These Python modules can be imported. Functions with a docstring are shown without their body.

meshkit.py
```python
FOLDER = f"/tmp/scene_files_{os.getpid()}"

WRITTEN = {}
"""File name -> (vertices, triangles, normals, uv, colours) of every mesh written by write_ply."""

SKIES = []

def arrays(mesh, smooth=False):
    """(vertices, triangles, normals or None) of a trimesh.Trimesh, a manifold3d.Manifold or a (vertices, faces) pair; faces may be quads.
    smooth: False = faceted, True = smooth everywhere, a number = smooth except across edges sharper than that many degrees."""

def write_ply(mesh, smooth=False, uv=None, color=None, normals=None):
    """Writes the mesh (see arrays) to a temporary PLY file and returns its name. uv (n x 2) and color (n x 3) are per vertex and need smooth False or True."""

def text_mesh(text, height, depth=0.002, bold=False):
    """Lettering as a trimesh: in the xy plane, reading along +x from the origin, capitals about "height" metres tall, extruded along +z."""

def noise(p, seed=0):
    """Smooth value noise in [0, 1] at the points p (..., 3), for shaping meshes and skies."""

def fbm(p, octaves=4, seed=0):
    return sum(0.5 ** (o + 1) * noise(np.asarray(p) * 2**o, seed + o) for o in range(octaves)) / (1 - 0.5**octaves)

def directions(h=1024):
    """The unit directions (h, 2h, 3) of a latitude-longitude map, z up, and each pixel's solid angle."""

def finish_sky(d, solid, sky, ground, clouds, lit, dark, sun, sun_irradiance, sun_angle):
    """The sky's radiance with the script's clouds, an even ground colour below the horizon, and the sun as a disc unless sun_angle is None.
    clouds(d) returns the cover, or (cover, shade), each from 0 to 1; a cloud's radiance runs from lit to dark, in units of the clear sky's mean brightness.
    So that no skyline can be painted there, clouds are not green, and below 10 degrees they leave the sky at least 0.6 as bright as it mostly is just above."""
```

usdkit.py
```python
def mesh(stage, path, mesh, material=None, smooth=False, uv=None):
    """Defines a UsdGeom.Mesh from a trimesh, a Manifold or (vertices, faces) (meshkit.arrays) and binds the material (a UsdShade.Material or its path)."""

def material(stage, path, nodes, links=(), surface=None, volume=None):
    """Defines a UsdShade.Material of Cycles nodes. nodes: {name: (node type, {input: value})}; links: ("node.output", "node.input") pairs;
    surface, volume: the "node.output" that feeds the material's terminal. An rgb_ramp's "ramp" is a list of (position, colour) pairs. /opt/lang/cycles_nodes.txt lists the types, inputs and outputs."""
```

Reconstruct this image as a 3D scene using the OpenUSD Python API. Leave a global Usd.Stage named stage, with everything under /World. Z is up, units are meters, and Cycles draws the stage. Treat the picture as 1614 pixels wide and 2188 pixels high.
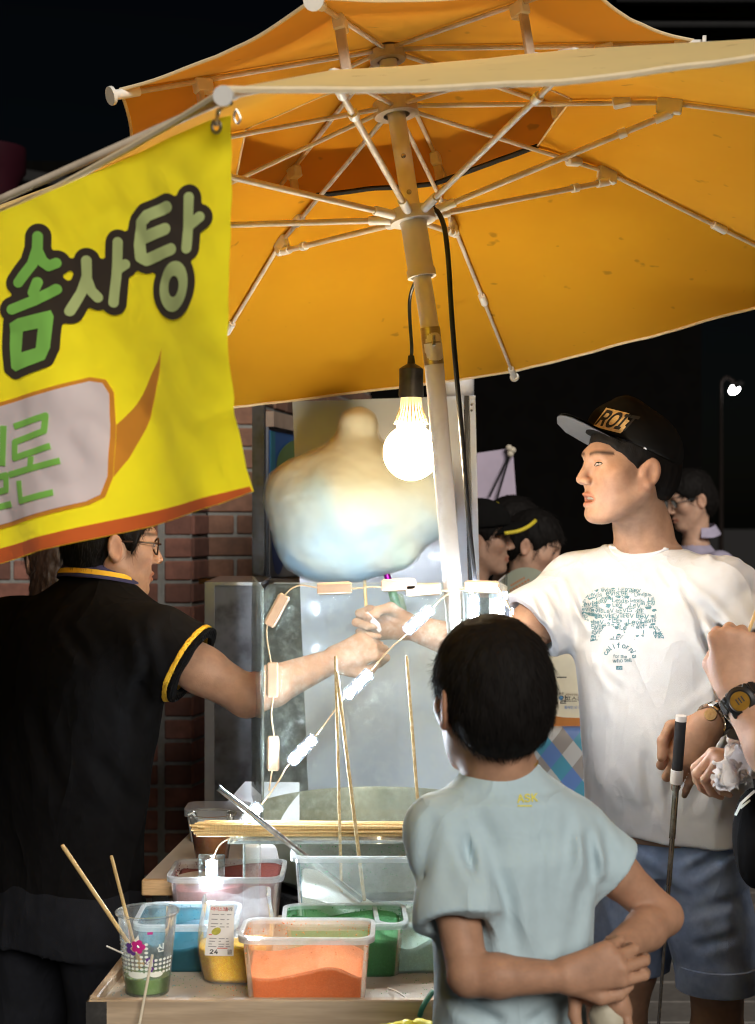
import math, random
import numpy as np, trimesh, manifold3d, shapely
from shapely import affinity
from shapely.geometry import Polygon, LineString, Point, MultiPolygon, box as sbox
from shapely.ops import unary_union
import usdkit, meshkit
from pxr import Usd, UsdGeom, UsdLux, UsdShade, Sdf, Gf, Vt

stage = Usd.Stage.CreateInMemory()
UsdGeom.SetStageUpAxis(stage, "Z"); UsdGeom.SetStageMetersPerUnit(stage, 1.0)
UsdGeom.Xform.Define(stage, "/World"); UsdGeom.Scope.Define(stage, "/World/Looks")
RS = np.random.RandomState
rng = random.Random(7)

# ------------------------------------------------------------------ camera, sky, key light
CZ, FPX = 1.55, 3362.0
cam = UsdGeom.Camera.Define(stage, "/World/camera")
cam.AddTranslateOp().Set(Gf.Vec3d(0, 0, CZ)); cam.AddRotateXYZOp().Set(Gf.Vec3f(90, 0, 0))
cam.CreateHorizontalApertureAttr(24.0); cam.CreateFocalLengthAttr(50.0)
cam.CreateFStopAttr(5.6); cam.CreateFocusDistanceAttr(3.0)
cam.CreateExposureAttr(0.38); cam.CreateClippingRangeAttr(Gf.Vec2f(0.05, 2000))
SUN_TO = np.array([0.26, -0.86, 0.46]); SUN_TO /= np.linalg.norm(SUN_TO)
SUN_EL, SUN_ROT = math.asin(SUN_TO[2]), math.atan2(SUN_TO[0], SUN_TO[1])
dome = UsdLux.DomeLight.Define(stage, "/World/sky")
dome.GetPrim().SetCustomDataByKey("kind", "structure")
skym = usdkit.material(stage, "/World/Looks/night_sky", {
    "s": ("sky_texture", {"sky_type": "single_scattering", "sun_disc": False, "sun_elevation": SUN_EL, "sun_rotation": SUN_ROT}),
    "b": ("background_shader", {"strength": 0.00035})}, [("s.color", "b.color")], surface="b.background")
UsdShade.MaterialBindingAPI.Apply(dome.GetPrim()).Bind(skym)
key = UsdLux.DistantLight.Define(stage, "/World/stall_glow")
key.CreateNormalizeAttr(True); key.CreateIntensityAttr(0.58); key.CreateAngleAttr(24.0)
key.CreateColorAttr(Gf.Vec3f(1.0, 0.93, 0.84))
_d = SUN_TO; _q = Gf.Rotation(Gf.Vec3d(0, 0, 1), Gf.Vec3d(*map(float, _d)))
key.AddTransformOp().Set(Gf.Matrix4d().SetRotate(_q))

def U(px, py, d):
    """the point of the place that the photograph shows at (px, py), d metres in front of the lens"""
    return np.array([(px - 807) / FPX * d, d, CZ - (py - 1094) / FPX * d])

def unit(v):
    v = np.asarray(v, float); return v / np.linalg.norm(v)

# ------------------------------------------------------------------ stage helpers
_used, _loc = {}, {}
def fresh(parent, name):
    k = (parent, name); n = _used.get(k, 0); _used[k] = n + 1
    return f"{parent}/{name}" if n == 0 else f"{parent}/{name}_{n:03d}"

def tag(o, label=None, cat=None, group=None, kind=None):
    p = o if isinstance(o, Usd.Prim) else stage.GetPrimAtPath(o) if isinstance(o, str) else o.GetPrim()
    for k, v in (("label", label), ("category", cat), ("group", group), ("kind", kind)):
        if v: p.SetCustomDataByKey(k, v)
    return o

def thing(name, label, cat, base, group=None, kind=None):
    path = fresh("/World", name); x = UsdGeom.Xform.Define(stage, path)
    b = np.asarray(base, float); x.AddTranslateOp().Set(Gf.Vec3d(*map(float, b))); _loc[path] = b
    tag(x, label, cat, group, kind); return path

def obj(name, mesh, m, parent="/World", smooth=False, tint=None, label=None):
    """one Mesh prim; vertices are given in the place's own coordinates"""
    off = _loc.get(parent, np.zeros(3))
    path = fresh(parent, name)
    if hasattr(mesh, "to_mesh") or isinstance(mesh, (tuple, list)):
        v, f, _ = meshkit.arrays(mesh); mesh = trimesh.Trimesh(v, f, process=False)
    mm = mesh.copy(); mm.vertices = np.asarray(mm.vertices) - off
    g = usdkit.mesh(stage, path, mm, m, smooth=smooth)
    _loc[path] = off
    if tint is not None:
        UsdGeom.PrimvarsAPI(g).CreatePrimvar("tint", Sdf.ValueTypeNames.Color3fArray, "vertex").Set(Vt.Vec3fArray.FromNumpy(np.asarray(tint, np.float32)))
    if label: tag(g, label)
    return path

def solo(name, mesh, m, label, cat, group=None, smooth=False, kind=None):
    p = obj(name, mesh, m, smooth=smooth); tag(p, label, cat, group, kind); return p

def curves(name, strands, width, m, parent):
    """strands: (n, k, 3) hairs"""
    off = _loc.get(parent, np.zeros(3)); path = fresh(parent, name)
    c = UsdGeom.BasisCurves.Define(stage, path); c.CreateTypeAttr("linear")
    n, k, _ = strands.shape
    c.CreatePointsAttr(Vt.Vec3fArray.FromNumpy((strands - off).reshape(-1, 3).astype(np.float32)))
    c.CreateCurveVertexCountsAttr(Vt.IntArray.FromNumpy(np.full(n, k, np.int32)))
    w = np.tile(np.linspace(width, width * .35, k), n).astype(np.float32)
    c.CreateWidthsAttr(Vt.FloatArray.FromNumpy(w)); c.SetWidthsInterpolation("vertex")
    UsdShade.MaterialBindingAPI.Apply(c.GetPrim()).Bind(m); tag(c, kind="stuff"); return path

# ------------------------------------------------------------------ materials
_mats = {}
def mat(name, col, rough=.6, var=.12, scale=40, metal=0, bump=0, bscale=300, spec=.5, trans=0, emit=None, emc=None, sss=0, sssr=(.6, .25, .12), sscale=.012,
        sheen=0, coat=0, coatr=.05, tint=False, dirt=None, dscale=6, damt=.4, alpha=1, rvar=0, rand=0, stretch=None, translucent=0, crease=0):
    """principled material with mottled colour, fine relief and optional dirt"""
    if name in _mats: return _mats[name]
    col = np.array(col, float)
    N = {"tc": ("texture_coordinate", {}), "geo": ("geometry", {}),
         "p": ("principled_bsdf", {"roughness": rough, "metallic": metal, "specular_ior_level": spec, "transmission_weight": trans, "subsurface_weight": sss,
               "subsurface_radius": sssr, "subsurface_scale": sscale, "sheen_weight": sheen, "coat_weight": coat, "coat_roughness": coatr, "alpha": alpha})}
    L = []; vec = "geo.position"
    if stretch is not None:
        N["mp"] = ("mapping", {"scale": stretch}); L.append(("geo.position", "mp.vector")); vec = "mp.vector"
    N["n"] = ("noise_texture", {"scale": scale, "detail": 5, "roughness": .6}); L.append((vec, "n.vector"))
    N["r"] = ("rgb_ramp", {"ramp": [(.25, tuple(col * (1 - var))), (.75, tuple(np.minimum(col * (1 + var), 1)))]}); L.append(("n.fac", "r.fac")); out = "r.color"
    if tint:
        N["at"] = ("attribute", {"attribute": "tint"}); N["mt"] = ("mix_color", {"blend_type": "multiply", "fac": 1.0})
        L += [(out, "mt.a"), ("at.color", "mt.b")]; out = "mt.result"
    if rand:
        N["oi"] = ("object_info", {}); N["rr"] = ("map_range", {"from_min": 0, "from_max": 1, "to_min": 1 - rand, "to_max": 1 + rand}); L.append(("oi.random", "rr.value"))
        N["hs"] = ("hsv", {"hue": .5, "saturation": 1, "fac": 1}); L += [("rr.result", "hs.value"), (out, "hs.color")]; out = "hs.color"
    if dirt is not None:
        N["dn"] = ("noise_texture", {"scale": dscale, "detail": 7, "roughness": .65}); L.append((vec, "dn.vector"))
        N["dr"] = ("map_range", {"from_min": .48, "from_max": .72, "to_min": 0, "to_max": damt, "clamp": True}); L.append(("dn.fac", "dr.value"))
        N["dm"] = ("mix_color", {"b": dirt}); L += [("dr.result", "dm.fac"), (out, "dm.a")]; out = "dm.result"
    L.append((out, "p.base_color"))
    if rvar:
        N["rn"] = ("noise_texture", {"scale": 25, "detail": 4}); N["rm"] = ("map_range", {"from_min": .3, "from_max": .7, "to_min": max(rough - rvar, .02), "to_max": min(rough + rvar, 1), "clamp": True})
        L += [("geo.position", "rn.vector"), ("rn.fac", "rm.value"), ("rm.result", "p.roughness")]
    if bump:
        N["bn"] = ("noise_texture", {"scale": bscale, "detail": 4}); N["b"] = ("bump", {"strength": min(bump, 1), "distance": .0015}); L += [(vec, "bn.vector"), ("bn.fac", "b.height"), ("b.normal", "p.normal")]
    if crease:
        N["cw"] = ("mapping", {"scale": (1, 1, .45)}); N["cn"] = ("noise_texture", {"type": "ridged_multifractal", "scale": 11, "detail": 3, "roughness": .5, "distortion": .4, "offset": 1, "gain": 1}); N["cb"] = ("bump", {"strength": crease, "distance": .006})
        L += [("geo.position", "cw.vector"), ("cw.vector", "cn.vector"), ("cn.fac", "cb.height"), ("cb.normal", "b.normal" if bump else "p.normal")] + ([] if bump else [])
    if emit:
        N["p"][1].update({"emission_strength": emit, "emission_color": emc or (1, 1, 1)})
    surf = "p.BSDF"
    if translucent:
        N["tl"] = ("translucent_bsdf", {}); N["mx"] = ("mix_closure", {"fac": translucent}); L += [(out, "tl.color"), ("p.BSDF", "mx.closure1"), ("tl.BSDF", "mx.closure2")]; surf = "mx.closure"
    _mats[name] = usdkit.material(stage, "/World/Looks/" + name, N, L, surface=surf); return _mats[name]

def clear(name, tintc=(1, 1, 1), rough=.02, haze=0, hazec=(.8, .8, .8), ior=1.45, smudge=0):
    """thin clear plastic or glass: light passes, edges and highlights reflect; haze = milky share"""
    if name in _mats: return _mats[name]
    N = {"t": ("transparent_bsdf", {"color": tintc}), "g": ("glossy_bsdf", {"color": (.9, .9, .9), "roughness": rough}), "f": ("fresnel", {"IOR": ior}),
         "m": ("mix_closure", {}), "d": ("diffuse_bsdf", {"color": hazec}), "tl": ("translucent_bsdf", {"color": hazec}), "dm": ("mix_closure", {"fac": .5}), "m2": ("mix_closure", {"fac": haze}),
         "geo": ("geometry", {}), "n": ("noise_texture", {"scale": 60, "detail": 6, "roughness": .7}), "r": ("map_range", {"from_min": .45, "from_max": .75, "to_min": haze, "to_max": min(haze + smudge, 1), "clamp": True})}
    L = [("f.fac", "m.fac"), ("t.BSDF", "m.closure1"), ("g.BSDF", "m.closure2"), ("d.BSDF", "dm.closure1"), ("tl.BSDF", "dm.closure2"),
         ("m.closure", "m2.closure1"), ("dm.closure", "m2.closure2"), ("geo.position", "n.vector"), ("n.fac", "r.value"), ("r.result", "m2.fac")]
    _mats[name] = usdkit.material(stage, "/World/Looks/" + name, N, L, surface="m2.closure"); return _mats[name]

def glow(name, col, power):
    if name in _mats: return _mats[name]
    _mats[name] = usdkit.material(stage, "/World/Looks/" + name, {"e": ("emission", {"color": col, "strength": power})}, [], surface="e.emission"); return _mats[name]

# ------------------------------------------------------------------ plain meshes
def cat(*ms): return trimesh.util.concatenate([m for m in ms if m is not None])

def quads(v, f): return trimesh.Trimesh(np.asarray(v, float), np.vstack([np.asarray(f)[:, [0, 1, 2]], np.asarray(f)[:, [0, 2, 3]]]), process=False)

def smoothpath(pts, n=8):
    """Catmull-Rom through pts"""
    P = np.asarray(pts, float)
    if len(P) < 3: return P
    Q = np.vstack([2 * P[0] - P[1], P, 2 * P[-1] - P[-2]]); out = []
    for i in range(1, len(Q) - 2):
        t = np.linspace(0, 1, n, endpoint=False)[:, None]; a, b, c, d = Q[i - 1], Q[i], Q[i + 1], Q[i + 2]
        out.append(.5 * (2 * b + (c - a) * t + (2 * a - 5 * b + 4 * c - d) * t**2 + (3 * b - a - 3 * c + d) * t**3))
    return np.vstack(out + [P[-1:]])

def tube(pts, r, n=10, caps=True):
    P = np.asarray(pts, float); R = np.broadcast_to(r, (len(P),)).astype(float)
    T = np.gradient(P, axis=0); T /= np.linalg.norm(T, axis=1, keepdims=True) + 1e-12
    a = np.cross(T[0], [0, 0, 1.0] if abs(T[0][2]) < .9 else [1.0, 0, 0]); a /= np.linalg.norm(a); V = []
    ang = np.arange(n) * 2 * np.pi / n
    for i in range(len(P)):
        a = a - T[i] * (a @ T[i]); a /= np.linalg.norm(a); b = np.cross(T[i], a)
        V.append(P[i] + R[i] * (np.cos(ang)[:, None] * a + np.sin(ang)[:, None] * b))
    V = np.vstack(V); F = []
    for i in range(len(P) - 1):
        for j in range(n):
            F.append([i * n + j, i * n + (j + 1) % n, (i + 1) * n + (j + 1) % n, (i + 1) * n + j])
    m = quads(V, F)
    if caps:
        k = len(V); V2 = np.vstack([m.vertices, P[:1], P[-1:]]); e = (len(P) - 1) * n
        F2 = [[k, (j + 1) % n, j] for j in range(n)] + [[k + 1, e + j, e + (j + 1) % n] for j in range(n)]
        m = trimesh.Trimesh(V2, np.vstack([m.faces, F2]), process=False)
    return m

def frame_m(o, x, y=None, z=None):
    """4x4 with origin o and given axes"""
    x = unit(x)
    if z is None: z = np.cross(x, y)
    z = unit(z - x * (np.dot(z, x))); y = np.cross(z, x)
    M = np.eye(4); M[:3, 0], M[:3, 1], M[:3, 2], M[:3, 3] = x, y, z, o; return M

def put(m, M):
    m = m.copy(); m.apply_transform(M); return m

def rbox(sx, sy, sz, r=.003, M=None, c=(0, 0, 0)):
    """box with chamfered edges, centred"""
    r = min(r, .49 * min(sx, sy, sz)); v = []
    for i in (-1, 1):
        for j in (-1, 1):
            for k in (-1, 1):
                v += [[i * sx / 2, j * (sy / 2 - r), k * (sz / 2 - r)], [i * (sx / 2 - r), j * sy / 2, k * (sz / 2 - r)], [i * (sx / 2 - r), j * (sy / 2 - r), k * sz / 2]]
    m = trimesh.convex.convex_hull(np.array(v) + np.asarray(c)); return put(m, M) if M is not None else m

def box2(lo, hi):
    lo, hi = np.minimum(lo, hi), np.maximum(lo, hi); return trimesh.creation.box(extents=hi - lo, transform=trimesh.transformations.translation_matrix((np.array(lo) + hi) / 2))

def lathe(prof, n=40, c=(0, 0, 0), axis=None):
    """profile [(r, z)...] turned about z"""
    P = np.asarray(prof, float); ang = np.arange(n) * 2 * np.pi / n
    V = np.stack([np.outer(P[:, 0], np.cos(ang)), np.outer(P[:, 0], np.sin(ang)), np.repeat(P[:, 1:2], n, 1)], -1).reshape(-1, 3); F = []
    for i in range(len(P) - 1):
        for j in range(n): F.append([i * n + j, i * n + (j + 1) % n, (i + 1) * n + (j + 1) % n, (i + 1) * n + j])
    m = quads(V, F); m.merge_vertices()
    if axis is not None: m.apply_transform(trimesh.geometry.align_vectors([0, 0, 1], unit(axis)))
    m.apply_translation(c); return m

def extrude(poly, depth):
    gs = [g for g in getattr(poly, "geoms", [poly]) if g.geom_type == "Polygon" and g.area > 1e-12]
    return cat(*[trimesh.creation.extrude_polygon(g, depth, engine="earcut") for g in gs])

def flat(poly, size):
    """triangulated polygon in the xy plane, fine enough to follow a curved surface"""
    out = []
    for g in getattr(poly, "geoms", [poly]):
        if g.geom_type != "Polygon" or g.area < 1e-12: continue
        x0, y0, x1, y1 = g.bounds
        nx, ny = max(1, int((x1 - x0) / size)), max(1, int((y1 - y0) / size))
        for i in range(nx):
            for j in range(ny):
                c = g.intersection(sbox(x0 + (x1 - x0) * i / nx, y0 + (y1 - y0) * j / ny, x0 + (x1 - x0) * (i + 1) / nx, y0 + (y1 - y0) * (j + 1) / ny))
                for h in getattr(c, "geoms", [c]):
                    if h.geom_type == "Polygon" and h.area > 1e-10:
                        try: v, f = trimesh.creation.triangulate_polygon(h, engine="earcut")
                        except Exception: continue
                        out.append(trimesh.Trimesh(np.c_[v, np.zeros(len(v))], f, process=False))
    return cat(*out)

_TB = RS(99).rand(64, 64, 64).astype(np.float32)
def noise(p, seed=0):
    p = np.asarray(p, np.float32) + np.float32(seed * 7.31); i = np.floor(p); t = p - i; t = t * t * (3 - 2 * t); i = i.astype(np.int32); a, b = i & 63, (i + 1) & 63
    x0, y0, z0, x1, y1, z1 = a[..., 0], a[..., 1], a[..., 2], b[..., 0], b[..., 1], b[..., 2]; tx, ty, tz = t[..., 0], t[..., 1], t[..., 2]; T = _TB
    l = lambda u, v, w: u + (v - u) * w
    return l(l(l(T[x0, y0, z0], T[x1, y0, z0], tx), l(T[x0, y1, z0], T[x1, y1, z0], tx), ty), l(l(T[x0, y0, z1], T[x1, y0, z1], tx), l(T[x0, y1, z1], T[x1, y1, z1], tx), ty), tz)
def fbm(p, octaves=4, seed=0): return sum(.5 ** (o + 1) * noise(np.asarray(p) * 2 ** o, seed + o) for o in range(octaves)) / (1 - .5 ** octaves)

# ------------------------------------------------------------------ soft solids: distance fields turned into one continuous skin
def smin(a, b, k):
    if k <= 0: return np.minimum(a, b)
    h = np.maximum(k - np.abs(a - b), 0) / k; return np.minimum(a, b) - h * h * k * .25

class Solid:
    def __init__(self): self.p = []; self.disp = None; self.dr = .016
    def cone(self, a, b, ra, rb, k=.01, op=1):
        a, b = np.asarray(a, float), np.asarray(b, float); ba = b - a; l2 = max(ba @ ba, 1e-12); c = (a + b) / 2; R = np.sqrt(l2) / 2 + max(ra, rb)
        def f(P):
            t = np.clip((P - a) @ ba / l2, 0, 1); return np.linalg.norm(P - a - t[:, None] * ba, axis=1) - (ra + (rb - ra) * t)
        self.p.append((op, k, f, c, R)); return self
    def chain(self, pts, rs, k=.008, op=1):
        for i in range(len(pts) - 1): self.cone(pts[i], pts[i + 1], rs[i], rs[i + 1], k, op)
        return self
    def ball(self, c, r, k=.01, op=1): return self.ell(c, (r, r, r), None, k, op)
    def ell(self, c, radii, axes=None, k=.01, op=1):
        c = np.asarray(c, float); r = np.asarray(radii, float); A = np.eye(3) if axes is None else np.asarray(axes, float)
        def f(P):
            q = (P - c) @ A.T / r; n = np.linalg.norm(q, axis=1); g = np.linalg.norm(q / r, axis=1) + 1e-9; return np.where(n > 1e-6, n * (n - 1) / g, -r.min())
        self.p.append((op, k, f, c, r.max())); return self
    def loft(self, rows, right, fwd, k=.02, op=1, pw=2.3):
        """rows: (centre, half width, half depth) from the top down"""
        C = np.array([r[0] for r in rows], float); W = np.array([r[1] for r in rows]); D = np.array([r[2] for r in rows]); right, fwd = unit(right), unit(fwd)
        o = np.argsort(C[:, 2]); C, W, D = C[o], W[o], D[o]; zs = C[:, 2]
        from scipy.interpolate import PchipInterpolator as PI
        fc, fw, fd = PI(zs, C[:, :2]), PI(zs, W), PI(zs, D)
        def f(P):
            z = np.clip(P[:, 2], zs[0], zs[-1]); c, w, d = fc(z), fw(z), fd(z); q = P[:, :2] - c
            x, y = np.abs(q @ right[:2]), np.abs(q @ fwd[:2]); n = ((x / w) ** pw + (y / d) ** pw) ** (1 / pw) + 1e-6; l = np.hypot(x, y)
            s = np.where(l > 1e-5, l * (1 - 1 / n), -np.minimum(w, d)); s = np.maximum(s, -np.minimum(w, d))
            return np.maximum(s * .85, np.maximum(P[:, 2] - zs[-1], zs[0] - P[:, 2]))
        c = C.mean(0); self.p.append((op, k, f, c, np.linalg.norm(C - c, axis=1).max() + W.max())); return self
    def plane(self, o, n, k=.004):
        """keeps the side that n points away from"""
        o, n = np.asarray(o, float), unit(n); self.p.append((-1, k, lambda P: -((P - o) @ n), None, 0)); return self
    def local_plane(self, o, n, c, R, k=.003):
        """plane cut only inside a ball"""
        o, n, c = np.asarray(o, float), unit(n), np.asarray(c, float)
        self.p.append((-1, k, lambda P: np.maximum(-((P - o) @ n), np.linalg.norm(P - c, axis=1) - R), c, R)); return self
    def __call__(self, P, cull=True, only=None):
        d = np.full(len(P), .5)
        for op, k, f, c, R in (self.p if only is None else only):
            if c is not None and cull:
                m = np.linalg.norm(P - c, axis=1) < R + k + .03
                if not m.any(): continue
                g = f(P[m]); d[m] = smin(d[m], g, k) if op > 0 else -smin(-d[m], g, k)
            else:
                g = f(P); d = smin(d, g, k) if op > 0 else -smin(-d, g, k)
        if self.disp is not None:
            m = np.abs(d) < self.dr
            if m.any(): d[m] = d[m] + self.disp(P[m])
        return d
    def add(self, other, k=.02):
        """another solid with its own cuts joins in"""
        lo, hi = other.bounds(0); self.p.append((1, k, lambda P: other(P, cull=False), (lo + hi) / 2, np.linalg.norm(hi - lo) / 2)); return self
    def field(self, f, c, R, k=0, op=1): self.p.append((op, k, f, np.asarray(c, float), R)); return self
    def bounds(self, pad=.02):
        b = [(c - R, c + R) for op, k, f, c, R in self.p if c is not None and op > 0]
        return np.min([x[0] for x in b], 0) - pad, np.max([x[1] for x in b], 0) + pad
    def mesh(self, h=.004, lo=None, hi=None, B=6):
        l, u = self.bounds(); lo = l if lo is None else np.maximum(l, lo); hi = u if hi is None else np.minimum(u, hi)
        n = np.ceil((hi - lo) / (h * B)).astype(int) + 1; g = np.stack(np.meshgrid(*[np.arange(k) for k in n], indexing="ij"), -1).reshape(-1, 3)
        cen = lo + (g + .5) * h * B; act = g[np.abs(self(cen, cull=False)) < h * B * 1.0 + .004 + (self.dr * .6 if self.disp is not None else 0)]
        act = act[np.lexsort(((act // 5) @ [10007, 101, 1], ))]; r = np.arange(B + 1); off = np.stack(np.meshgrid(r, r, r, indexing="ij"), -1).reshape(-1, 3)
        V = np.empty((len(act), (B + 1) ** 3), np.float32); step = 48
        for s in range(0, len(act), step):
            P = lo + ((act[s:s + step, None] * B + off[None]) * h).reshape(-1, 3); pc, pr = (P.min(0) + P.max(0)) / 2, np.linalg.norm(np.ptp(P, axis=0)) / 2
            V[s:s + step] = self(P, cull=False, only=[q for q in self.p if q[3] is None or np.linalg.norm(q[3] - pc) < q[4] + q[1] + pr + .02]).reshape(-1, (B + 1) ** 3)
        V = V.reshape(-1, B + 1, B + 1, B + 1); S = V < 0; cn = [(i, j, k) for i in (0, 1) for j in (0, 1) for k in (0, 1)]
        cnt = sum(S[:, i:i + B, j:j + B, k:k + B].astype(np.int8) for i, j, k in cn); m, i, j, k = np.nonzero((cnt > 0) & (cnt < 8))
        cv = np.stack([V[m, i + a, j + b, k + c] for a, b, c in cn], 1); pos = np.zeros((len(m), 3)); num = np.zeros(len(m))
        for a in range(8):
            for ax, bit in ((0, 4), (1, 2), (2, 1)):
                if a & bit: continue
                b = a | bit; va, vb = cv[:, a], cv[:, b]; x = (va < 0) != (vb < 0); t = np.where(x, va / np.where(va == vb, 1, va - vb), 0)
                q = np.tile(np.array(cn[a], float), (len(m), 1)); q[:, ax] += t; pos[x] += q[x]; num += x
        pos /= num[:, None]; N = n * B + 1
        gid = lambda q: (q[:, 0].astype(np.int64) * N[1] + q[:, 1]) * N[2] + q[:, 2]
        cell = act[m] * B + np.stack([i, j, k], 1); ids = gid(cell); o = np.argsort(ids); ids = ids[o]; verts = (lo + (cell + pos) * h)[o]; F = []
        for ax in range(3):
            sl = [slice(0, B)] * 3; sh = list(sl); sh[ax] = slice(1, B + 1)
            x = S[(slice(None), *sl)] != S[(slice(None), *sh)]; m2, *ijk = np.nonzero(x); e = act[m2] * B + np.stack(ijk, 1); up = S[m2, ijk[0], ijk[1], ijk[2]]
            b, c = (ax + 1) % 3, (ax + 2) % 3; q = []
            for db, dc in ((0, 0), (-1, 0), (-1, -1), (0, -1)):
                y = e.copy(); y[:, b] += db; y[:, c] += dc; w = gid(y); at = np.clip(np.searchsorted(ids, w), 0, len(ids) - 1); q.append(np.where(ids[at] == w, at, -1))
            q = np.stack(q, 1); ok = (q >= 0).all(1); q, up = q[ok], up[ok]; F.append(np.where(up[:, None], q, q[:, ::-1]))
        F = np.vstack(F); return trimesh.Trimesh(verts, np.vstack([F[:, [0, 1, 2]], F[:, [0, 2, 3]]]), process=False)

def segdist(P, a, b):
    a, b = np.asarray(a, float), np.asarray(b, float); ba = b - a; t = np.clip((P - a) @ ba / (ba @ ba), 0, 1); return np.linalg.norm(P - a - t[:, None] * ba, axis=1), t

FL = np.array([1, .35, 1.0])                                # creases run over the cloth whatever its depth
def folds(lines, wrinkle=0, wscale=(9, 9, 4), seed=1, gain=1.0):
    """cloth creases: lines of (a, b, depth, width); wrinkle = amplitude of loose ripples"""
    lines = [(np.asarray(a, float), np.asarray(b, float), dp * gain, w) for a, b, dp, w in lines]
    def f(P):
        d = np.zeros(len(P))
        for a, b, dp, w in lines:
            m = np.linalg.norm(P - (a + b) / 2, axis=1) < np.linalg.norm(a - b) / 2 + 3 * w
            if m.any():
                r, t = segdist(P[m] * FL, a * FL, b * FL); wav = noise(P[m] * 11, seed) * .8 + .6
                d[m] += dp * wav * (np.exp(-(r / w) ** 2) - .55 * np.exp(-((r - 1.6 * w) / w) ** 2)) * np.clip(np.minimum(t, 1 - t) * 5 + .15, 0, 1)
        if wrinkle:
            q = P * np.asarray(wscale); q = q + .5 * noise(P * 6, seed + 5)[:, None]; n = noise(q, seed); d += wrinkle * (np.abs(2 * n - 1) - .5) + .4 * wrinkle * (noise(q * 2.3, seed + 3) - .5)
        return d
    return f

def sleeve(S, start, sh, el, t, r, inner=.010, k=.05):
    """a sleeve from the shoulder that ends in an open cuff at the fraction t of the upper arm"""
    sh, el, start = (np.asarray(q, float) for q in (sh, el, start)); d = unit(el - sh); o = sh + (el - sh) * t; Q = Solid()
    Q.chain([start, sh, o, o + d * .04], [r[0], r[1], r[2], r[2] * 1.02], .04); Q.plane(o, d, .003); Q.cone(o - d * .04, o + d * .03, r[2] - inner, r[2] - inner * .55, .004, -1); S.add(Q, k)
def neckband(S, cut, a, b, ra, rb, w=.010, t=.0032):
    """ribbed band that follows the neck opening of the shirt S (cut = number of solids before the opening was made)"""
    B = Solid(); B.p = S.p[:cut]; B.disp = S.disp; a, b = np.asarray(a, float), np.asarray(b, float); C = Solid().cone(a, b, ra, rb)
    def f(P): c, s = C(P, cull=False), B(P, cull=False); return np.maximum(np.maximum(c - w, -c - .003), np.abs(s - .0012) - t)
    m = (a + b) / 2; return Solid().field(f, m, ra + .05)

def sewn_band(S, o, d, z0, z1, t=.0018, R=.12):
    """strip of other cloth sewn round a sleeve"""
    B = Solid(); B.p = S.p[:]; B.disp = S.disp; o, d = np.asarray(o, float), unit(d); m = (z0 + z1) / 2
    def f(P): q = (P - o) @ d; return np.maximum(np.maximum(np.abs(q - m) - (z1 - z0) / 2, np.abs(B(P, cull=False) - .0004) - t), np.linalg.norm(P - o, axis=1) - R)
    return Solid().field(f, o, R)

# ------------------------------------------------------------------ people: heads, hands, bodies
class Head:
    def __init__(self, c, fwd, s=1.0, up=(0, 0, 1)):
        self.c, self.f, self.s = np.asarray(c, float), unit(fwd), s; self.l = unit(np.cross(up, self.f)); self.u = np.cross(self.f, self.l)
        self.A = np.stack([self.f, self.l, self.u])
    def __call__(self, x, y, z): return self.c + self.s * (x * self.f + y * self.l + z * self.u)
    def local(self, P): return (np.asarray(P) - self.c) @ self.A.T / self.s

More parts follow.
